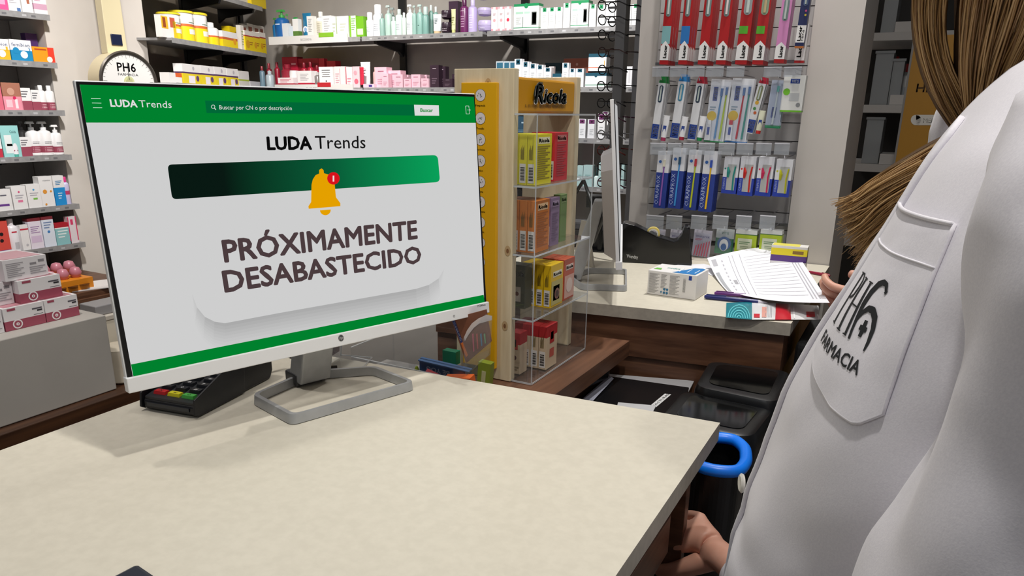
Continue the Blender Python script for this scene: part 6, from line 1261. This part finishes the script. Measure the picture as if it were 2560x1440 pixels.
# left hand: palm towards the drawer, fingers over its edge; built from skinned chains
def hand(sfx, c, ax_, bx_, nx_, grip):
    # ax_: wrist->fingers, bx_: across towards the thumb, nx_: back of hand normal
    ax_, bx_, nx_ = V(ax_).normalized(), V(bx_).normalized(), V(nx_).normalized()
    P = lambda a, b, n: c+ax_*a+bx_*b+nx_*n
    jv('pm'+sfx, P(-.028, 0, 0), .024); je('wr'+sfx, 'pm'+sfx); jv('pc'+sfx, P(.002, -.004, 0), .026); je('pm'+sfx, 'pc'+sfx); rad_idx = []
    lens = [.040, .044, .041, .033]; offs = [.027, .009, -.010, -.028]
    for k in range(4):
        b = offs[k]; n0 = 'k%d%s' % (k, sfx); jv(n0, P(.030-.003*abs(k-1), b, .004), .0112); E_.append((J['pc'+sfx], J[n0]))
        g = grip; L_ = lens[k]; a1 = .030+L_*cos(g*.55); h1 = .004-L_*sin(g*.55); jv(n0+'a', P(a1, b*1.05, h1), .0092); je(n0, n0+'a')
        a2 = a1+L_*.62*cos(g*1.5); h2 = h1-L_*.62*sin(g*1.5); jv(n0+'b', P(a2, b*1.03, h2), .0083); je(n0+'a', n0+'b')
        a3 = a2+L_*.5*cos(g*2.2); h3 = h2-L_*.5*sin(g*2.2); jv(n0+'c', P(a3, b, h3), .0068); je(n0+'b', n0+'c')
    jv('t0'+sfx, P(-.012, .032, -.008), .0145); je('pm'+sfx, 't0'+sfx); jv('t1'+sfx, P(.016, .052, -.016), .0112); je('t0'+sfx, 't1'+sfx); jv('t2'+sfx, P(.042, .056, -.022), .0088); je('t1'+sfx, 't2'+sfx)
hand('L', HLc, (-.75, .42, -.10), (-.35, -.62, -.45), (-.2, -.35, .9), .85)
hand('R', HRc, (-1, -.15, .0), (-.1, -.5, .85), (-.1, -.85, -.5), .55)
me = bpy.data.meshes.new('person'); me.from_pydata([tuple(v-root_loc) for v in verts], E_, []); me.update()
per = bpy.data.objects.new('person', me); COL.objects.link(per); per.location = root_loc
tag(per, 'pharmacist in white lab coat, long light brown hair, hand on the drawer', 'person')
md = per.modifiers.new('skin', 'SKIN'); md.use_smooth_shade = True; md.branch_smoothing = .6
for i, r in enumerate(rad):
    sk = me.skin_vertices[0].data[i]; sk.radius = (r, r); sk.use_root = (i == 0)
for nm in ('jaw', 'head', 'crown'): me.skin_vertices[0].data[J[nm]].radius = (rad[J[nm]]*1.05, rad[J[nm]]*.88)
for nm in ('pmL', 'pcL', 'pmR', 'pcR'): pass
ss_ = per.modifiers.new('sub', 'SUBSURF'); ss_.levels = 2; ss_.render_levels = 2
me.materials.append(SKIN)
def PM():
    m = M(); m.T = Matrix.Translation(-root_loc); return m
# face details (above the frame)
m = PM(); hc = V((.09, .70, 1.60))
m.tube([hc+V((-.078, 0, .012)), hc+V((-.098, 0, -.02)), hc+V((-.082, 0, -.03))], [.006, .011, .006], SKIN, 8); m.build('nose', per, smooth=True, ang=0)
for s_ in (-1, 1):
    m = PM(); c = hc+V((-.068, s_*.030, .010)); m.T = m.T @ Matrix.Translation(c); m.lathe([(.001, -.011), (.008, -.008), (.011, 0), (.008, .008), (.001, .011)], C('#e6e2de', .2), 12); m.T = Matrix.Translation(-root_loc) @ Matrix.Translation(c+V((-.0095, 0, 0))); m.lathe([(.001, -.004), (.004, 0), (.001, .004)], C('#3a2a1e', .2), 10); m.build('eye', per, smooth=True, ang=0)
    m = PM(); m.T = m.T @ Matrix.Translation(hc+V((.012, s_*.076, -.005))); m.lathe([(.002, -.028), (.010, -.014), (.014, .008), (.010, .026), (.002, .030)], SKIN, 10, sy=.4); m.build('ear', per, smooth=True, ang=0)
m = PM(); m.tube([hc+V((-.072, -.022, -.052)), hc+V((-.082, 0, -.050)), hc+V((-.072, .022, -.052))], [.002, .005, .002], C('#a85a55', .4), 8); m.build('lips', per, smooth=True, ang=0)
# --- coat
NU, NV = 96, 110
m = PM()
m.grid(lambda u, v: torso(2*pi*u, smooth_z(v)), NU, NV, COAT, True); coat = m.build('lab_coat', per, smooth=True, ang=0, label='white cotton lab coat with embroidered chest pocket')
# near sleeve
SLZ = [1.365, 1.33, 1.28, 1.23, 1.18, 1.13, 1.08, 1.03]
SCX = {}
def sl_r(z): return interp([(1.03, .068), (1.18, .070), (1.28, .076), (1.33, .074), (1.365, .060), (1.39, .03)], z)
def sl_cy(z): return interp([(1.03, .415), (1.18, .43), (1.30, .45), (1.365, .49), (1.39, .52)], z)
CX2 = sorted([(z, solve(SLV, sl_cy(z), sl_r(z), sl_r(z)*.98, z)) for z in SLZ]); CX2.append((1.392, CX2[-1][1]+.02))
def wr_(p): return .011*noise.noise(V((p.x*13+p.z*8, p.y*13-p.z*7, p.z*3)))+.005*noise.noise(V((p.x*22-p.z*14, p.y*22, p.z*8)))+.002*noise.noise(V((p.x*18, p.y*18+p.z*14, p.z*20)))
def sleeve(u, v):
    z = 1.03+(1.392-1.03)*v; cx = interp(CX2, z); r = sl_r(z); p = ringpt(cx, sl_cy(z), r, r*.98, 2*pi*u, z); c = V((cx, sl_cy(z), z)); return p+(p-c).normalized()*wr_(p)
m = PM(); m.grid(sleeve, 56, 60, COAT, True)
# forearm part of the near sleeve
path = [V((interp(CX2, 1.03), sl_cy(1.03), 1.03)), V((.07, .43, .97)), V((.045, .49, .90)), V((.0, .58, .86)), V((-.045, .66, .83)), V((HLc.x+.085, HLc.y-.075, HLc.z+.012))]
def tubef(path, rr):
    n = len(path)
    def f(u, v):
        t = v*(n-1); i = min(int(t), n-2); fr_ = t-i; p = path[i].lerp(path[i+1], fr_); d = (path[min(i+1, n-1)]-path[i]).normalized(); a = d.cross(V((0, 0, 1))); a = a.normalized() if a.length > .05 else V((1, 0, 0)); b = a.cross(d).normalized(); r = interp(rr, v); an = 2*pi*u; q = p+(a*cos(an)+b*sin(an))*r; return q+(q-p).normalized()*wr_(q)*.8
    return f
m.grid(tubef(path, [(0, .070), (.3, .062), (.7, .048), (1, .040)]), 40, 40, COAT, True); m.build('sleeve', per, smooth=True, ang=0)
m = PM(); m.grid(tubef([V((.13, .84, 1.36)), V((.15, .93, 1.25)), V((.16, 1.05, 1.12)), V((.08, 1.12, 1.06)), HRc+V((.085, .008, .005))], [(0, .075), (.4, .066), (.75, .05), (1, .04)]), 36, 40, COAT, True); m.build('sleeve', per, smooth=True, ang=0)
# trousers and shoes (below the frame)
m = PM()
for sy in (-.09, .09): m.grid(lambda u, v: V((.13+.02*v+.085*(1-.35*v)*cos(2*pi*u), .69+sy+.085*(1-.35*v)*sin(2*pi*u), .80-.70*v)), 20, 14, C('#2a2c36', .8), True)
m.build('trousers', per, smooth=True, ang=0)
m = PM()
for sy in (-.09, .09): m.box((-.07, .69+sy-.045, .002), (.20, .69+sy+.045, .085), C('#e3e1de', .5), .02, .01)
m.build('shoes', per, bev=.02, seg=3)
# pocket: find its corners on the coat surface
def locate(x, y):
    d = ray(x, y).normalized(); best = None
    for iu in range(240):
        u = -.3+1.7*iu/240
        for iz in range(0, 200):
            z = 1.0+.36*iz/200; p = torso(u, z, 0, False); v = p-CAM; t = v.dot(d); e = (v-d*t).length
            s_ = e+t*.02
            if best is None or s_ < best[0]: best = (s_, u, z, e, t)
    return best
pk_ = {}
for nm, (x, y) in dict(TR=(2378, 562), BR=(2222, 1045)).items(): b_ = locate(x, y); pk_[nm] = (b_[1], b_[2])
uR = (pk_['TR'][0]+pk_['BR'][0])/2
zT, zB = pk_['TR'][1], pk_['BR'][1]-.012
# arc length to the left
def arcu(u0, dist, z):
    u = u0; acc = 0; p = torso(u, z, 0, False); st_ = -.01 if u0 > 0 else .01
    while acc < dist: 
        u += st_; q = torso(u, z, 0, False); acc += (q-p).length; p = q
    return u
PW_ = .112
def pmap(s, v, off=.0025):
    z = zB+(zT-zB)*v+.004*(1-s)*0; u0 = pk_['BR'][0]+(pk_['TR'][0]-pk_['BR'][0])*v; uL = UL_[0]+(UL_[1]-UL_[0])*v
    return torso(uL+(u0-uL)*s, z, off)
UL_ = (arcu(pk_['BR'][0], PW_, zB), arcu(pk_['TR'][0], PW_, zT))
def bot(s): return interp([(0, .13), (.08, .09), (.55, 0.0), (.80, .0), (.86, .015), (1, .10)], s)
m = PM(); m.grid(lambda s, t: pmap(s, bot(s)+(1-bot(s))*t, .0032-.0022*(abs(s-.5)*2)**6*0), 40, 44, COAT)
edge_ = [(0, 1-k/20*(1-bot(0))) for k in range(21)]+[(k/30, bot(k/30)) for k in range(1, 31)]+[(1, bot(1)+(1-bot(1))*k/20) for k in range(1, 21)]
inner = lambda s, v, d, o: pmap(min(max(s, d), 1-d) if d else s, max(v, bot(s)+d*.8), o)
m.tube([pmap(s, v, .0018) for s, v in edge_], .0014, COAT, 8)
m.tube([pmap(k/20, 1, .0035+.0015*sin(pi*k/20)) for k in range(21)], .0015, COAT, 8)
m.tube([pmap(k/24, .80, .0034) for k in range(25)], .0008, COAT, 6); m.build('pocket', per, smooth=True, ang=0)
# embroidery
EMB = C('#14161c', .7); m = PM()
def stroke(pts, wd, cl=False):
    pts = [V(p) for p in pts]; n = len(pts)
    dense = []; 
    for i in range(n-1):
        k = max(1, int((pts[i+1]-pts[i]).length/.03)); 
        for j in range(k): dense.append((pts[i].lerp(pts[i+1], j/k), (i+j/k)/(n-1)))
    dense.append((pts[-1], 1.0)); 
    L_ = []
    for i, (p, t) in enumerate(dense):
        a = dense[max(0, i-1)][0]; b = dense[min(len(dense)-1, i+1)][0]; d = (b-a); d = V((d.x, d.y)); nn = V((-d.y, d.x)).normalized(); w_ = wd(t) if callable(wd) else wd; L_.append((p+nn*w_/2, p-nn*w_/2))
    for i in range(len(L_)-1): m.quad([LM(*L_[i][0]), LM(*L_[i][1]), LM(*L_[i+1][1]), LM(*L_[i+1][0])], EMB)
LS0, LS1, LV0, LV1 = .13, .64, .31, .66
def LM(x, y): return pmap(LS0+(LS1-LS0)*x, LV0+(LV1-LV0)*y, .0038)
# letters on a canvas 0..1 wide, 0..1 tall (P H 6)
stroke([(.05, .12), (.05, .92)], .055); stroke([(-.02, .12), (.12, .12)], .022); stroke([(-.02, .92), (.06, .92)], .022)
stroke([(.05, .92), (.16, .93), (.235, .86), (.25, .74), (.22, .62), (.14, .56), (.06, .56)], lambda t: .02+.035*sin(pi*t))
stroke([(.34, .12), (.34, .92)], .055); stroke([(.27, .12), (.41, .12)], .022); stroke([(.27, .92), (.41, .92)], .022)
stroke([(.56, .12), (.56, .92)], .05); stroke([(.50, .12), (.60, .12)], .02); stroke([(.50, .92), (.63, .92)], .02); stroke([(.34, .54), (.56, .54)], .022)
stroke([(.98, .90), (.93, .985), (.85, 1.0), (.76, .95), (.69, .82), (.655, .62), (.655, .42), (.665, .22), (.68, .10)], lambda t: .05+.045*sin(pi*min(1, t*1.2)))
stroke([(.965, .865), (.99, .90), (.96, .93)], .05)
stroke([(.66, .38), (.72, .52), (.80, .60), (.90, .60), (1.0, .52), (1.06, .38), (1.08, .20), (1.07, .06)], lambda t: .03+.075*sin(pi*t))
stroke([(.87, .20), (.87, .44)], .07); stroke([(.79, .32), (.95, .32)], .075)
m.text('FARMACIA', lambda u, v: pmap(.05+.66*u, .215+.07*v, .0038), EMB, .02); m.build('embroidery', per, label='black embroidered lettering and cross on the pocket')
# front placket fold and button
m = PM(); uf = .25
m.tube([torso(.18, z, .002) for z in [.45+.9*k/60 for k in range(61)]], .0025, COAT, 8)
m.tube([torso(-.42, z, .0006) for z in [.45+.62*k/60 for k in range(61)]], .0007, COAT, 6); m.build('placket', per, smooth=True, ang=0)
b_ = torso(.12, 1.0, 0); sb_ = None
bt = ony(1856, 1208, .66); m = PM(); m.T = m.T @ Matrix.Translation(V((bt.x, bt.y, bt.z))) @ Matrix.Rotation(-pi/2, 4, 'Y') @ Matrix.Rotation(.4, 4, 'X'); m.lathe([(.002, -.001), (.0085, -.001), (.0095, .001), (.0075, .0028), (.001, .002)], C('#dcd9d2', .3), 20); m.build('button', per, smooth=True)
# collar behind the hair
m = PM()
cl = [((2318, 372), (2398, 345)), ((2322, 330), (2400, 300)), ((2336, 285), (2404, 262)), ((2352, 250), (2408, 232)), ((2372, 205), (2410, 200)), ((2392, 192), (2412, 190))]
def clf(s, t):
    k = t*(len(cl)-1); i = min(int(k), len(cl)-2); f = k-i; a = V(cl[i][0]).lerp(V(cl[i+1][0]), f); b = V(cl[i][1]).lerp(V(cl[i+1][1]), f); p = a.lerp(b, s); q = ray(p.x, p.y); q = q/hypot(q.x, q.y); return CAM+q*(.80+.03*s*s-.012*sin(pi*s))
m.grid(clf, 10, 16, COAT); o = m.build('collar', per, smooth=True, ang=0); sm_ = o.modifiers.new('th', 'SOLIDIFY'); sm_.thickness = .003
# --- hair
HM = [C(c, .42) for c in ('#b48f5f', '#a07a48', '#87643c', '#cda977', '#957048')]; HD = C('#5f452c', .6)
def curve(tab, t):
    k = t*(len(tab)-1); i = min(int(k), len(tab)-2); f = k-i
    p0 = V(tab[max(0, i-1)]); p1 = V(tab[i]); p2 = V(tab[i+1]); p3 = V(tab[min(len(tab)-1, i+2)])
    return .5*((2*p1)+(p2-p0)*f+(2*p0-5*p1+4*p2-p3)*f*f+(3*p1-p0-3*p2+p3)*f**3)
def hpt(p, D): q = ray(p[0], p[1]); return CAM+q/hypot(q.x, q.y)*D
m = PM()
def stream(La, Lb, n, D0, D1, th, r, seg=12, ragged=.0, mats=HM, fan=1.0, jit=5):
    for i in range(n):
        s = rnd.random(); e = 1-ragged*rnd.random(); dz = (rnd.random()-.5)*2*th; ph = rnd.random()*6.28; am = jit*rnd.random(); cr = (rnd.random()-.5)*.5
        pts = []; rs = []
        for k in range(seg+1):
            t = k/seg*e; ss2 = min(1.06, max(-.06, s+cr*(t-.5)*.6)); a = curve(La, t); b = curve(Lb, t); p = a.lerp(b, ss2); p.x += am*sin(ph+t*7); p.y += am*.6*cos(ph*1.7+t*6)
            pts.append(hpt(p, D0+(D1-D0)*t+dz)); rs.append(r*(1 if t < .7 else max(.18, 1-(t-.7)*2.6)))
        m.tube(pts, rs, mats[int(rnd.random()*len(mats))], 4, cap=False)
S1a = [(2296, -160), (2288, -40), (2287, 60), (2303, 150), (2340, 250), (2392, 335)]; S1b = [(2385, -160), (2372, -40), (2362, 60), (2372, 150), (2412, 240), (2452, 318)]
S2a = [(2430, -160), (2412, -40), (2402, 60), (2400, 160), (2412, 250), (2420, 330)]; S2b = [(2680, -160), (2650, -40), (2610, 60), (2560, 150), (2500, 250), (2450, 330)]
S3a = [(2420, 322), (2345, 356), (2270, 398), (2195, 446), (2140, 484), (2088, 515)]; S3b = [(2450, 345), (2390, 420), (2320, 500), (2250, 565), (2195, 620), (2150, 668)]
stream(S1a, S1b, 26, .74, .76, .015, .0032, mats=[HD, HM[1]], jit=2); stream(S2a, S2b, 60, .73, .75, .025, .0045, mats=[HD, HM[2]], jit=2); stream(S3a, S3b, 50, .76, .78, .02, .0035, ragged=.25, mats=[HD, HM[2]], jit=2)
stream(S1a, S1b, 230, .715, .745, .012, .0007); stream(S2a, S2b, 430, .69, .73, .02, .0008); stream(S3a, S3b, 560, .735, .76, .02, .00065, ragged=.22, seg=14, jit=7)
stream([(2380, 350), (2290, 420), (2220, 470), (2140, 520), (2080, 540)], [(2400, 380), (2320, 470), (2250, 540), (2190, 610), (2130, 690)], 150, .73, .76, .02, .00045, ragged=.3, jit=16)
stream([(2300, 400), (2200, 452), (2135, 488), (2078, 512)], [(2340, 520), (2240, 590), (2185, 650), (2140, 690)], 200, .735, .75, .02, .0005, ragged=.35, jit=8)
m.build('hair', per, smooth=True, ang=0)
# hair cap over the skull
m = PM(); hc2 = V((.105, .70, 1.61))
m.grid(lambda u, v: hc2+V((.098*cos(2*pi*u)*sin(pi*(.02+.60*v)), .088*sin(2*pi*u)*sin(pi*(.02+.60*v)), .105*cos(pi*(.02+.60*v)))), 30, 16, HM[1], True); m.build('hair_cap', per, smooth=True, ang=0)
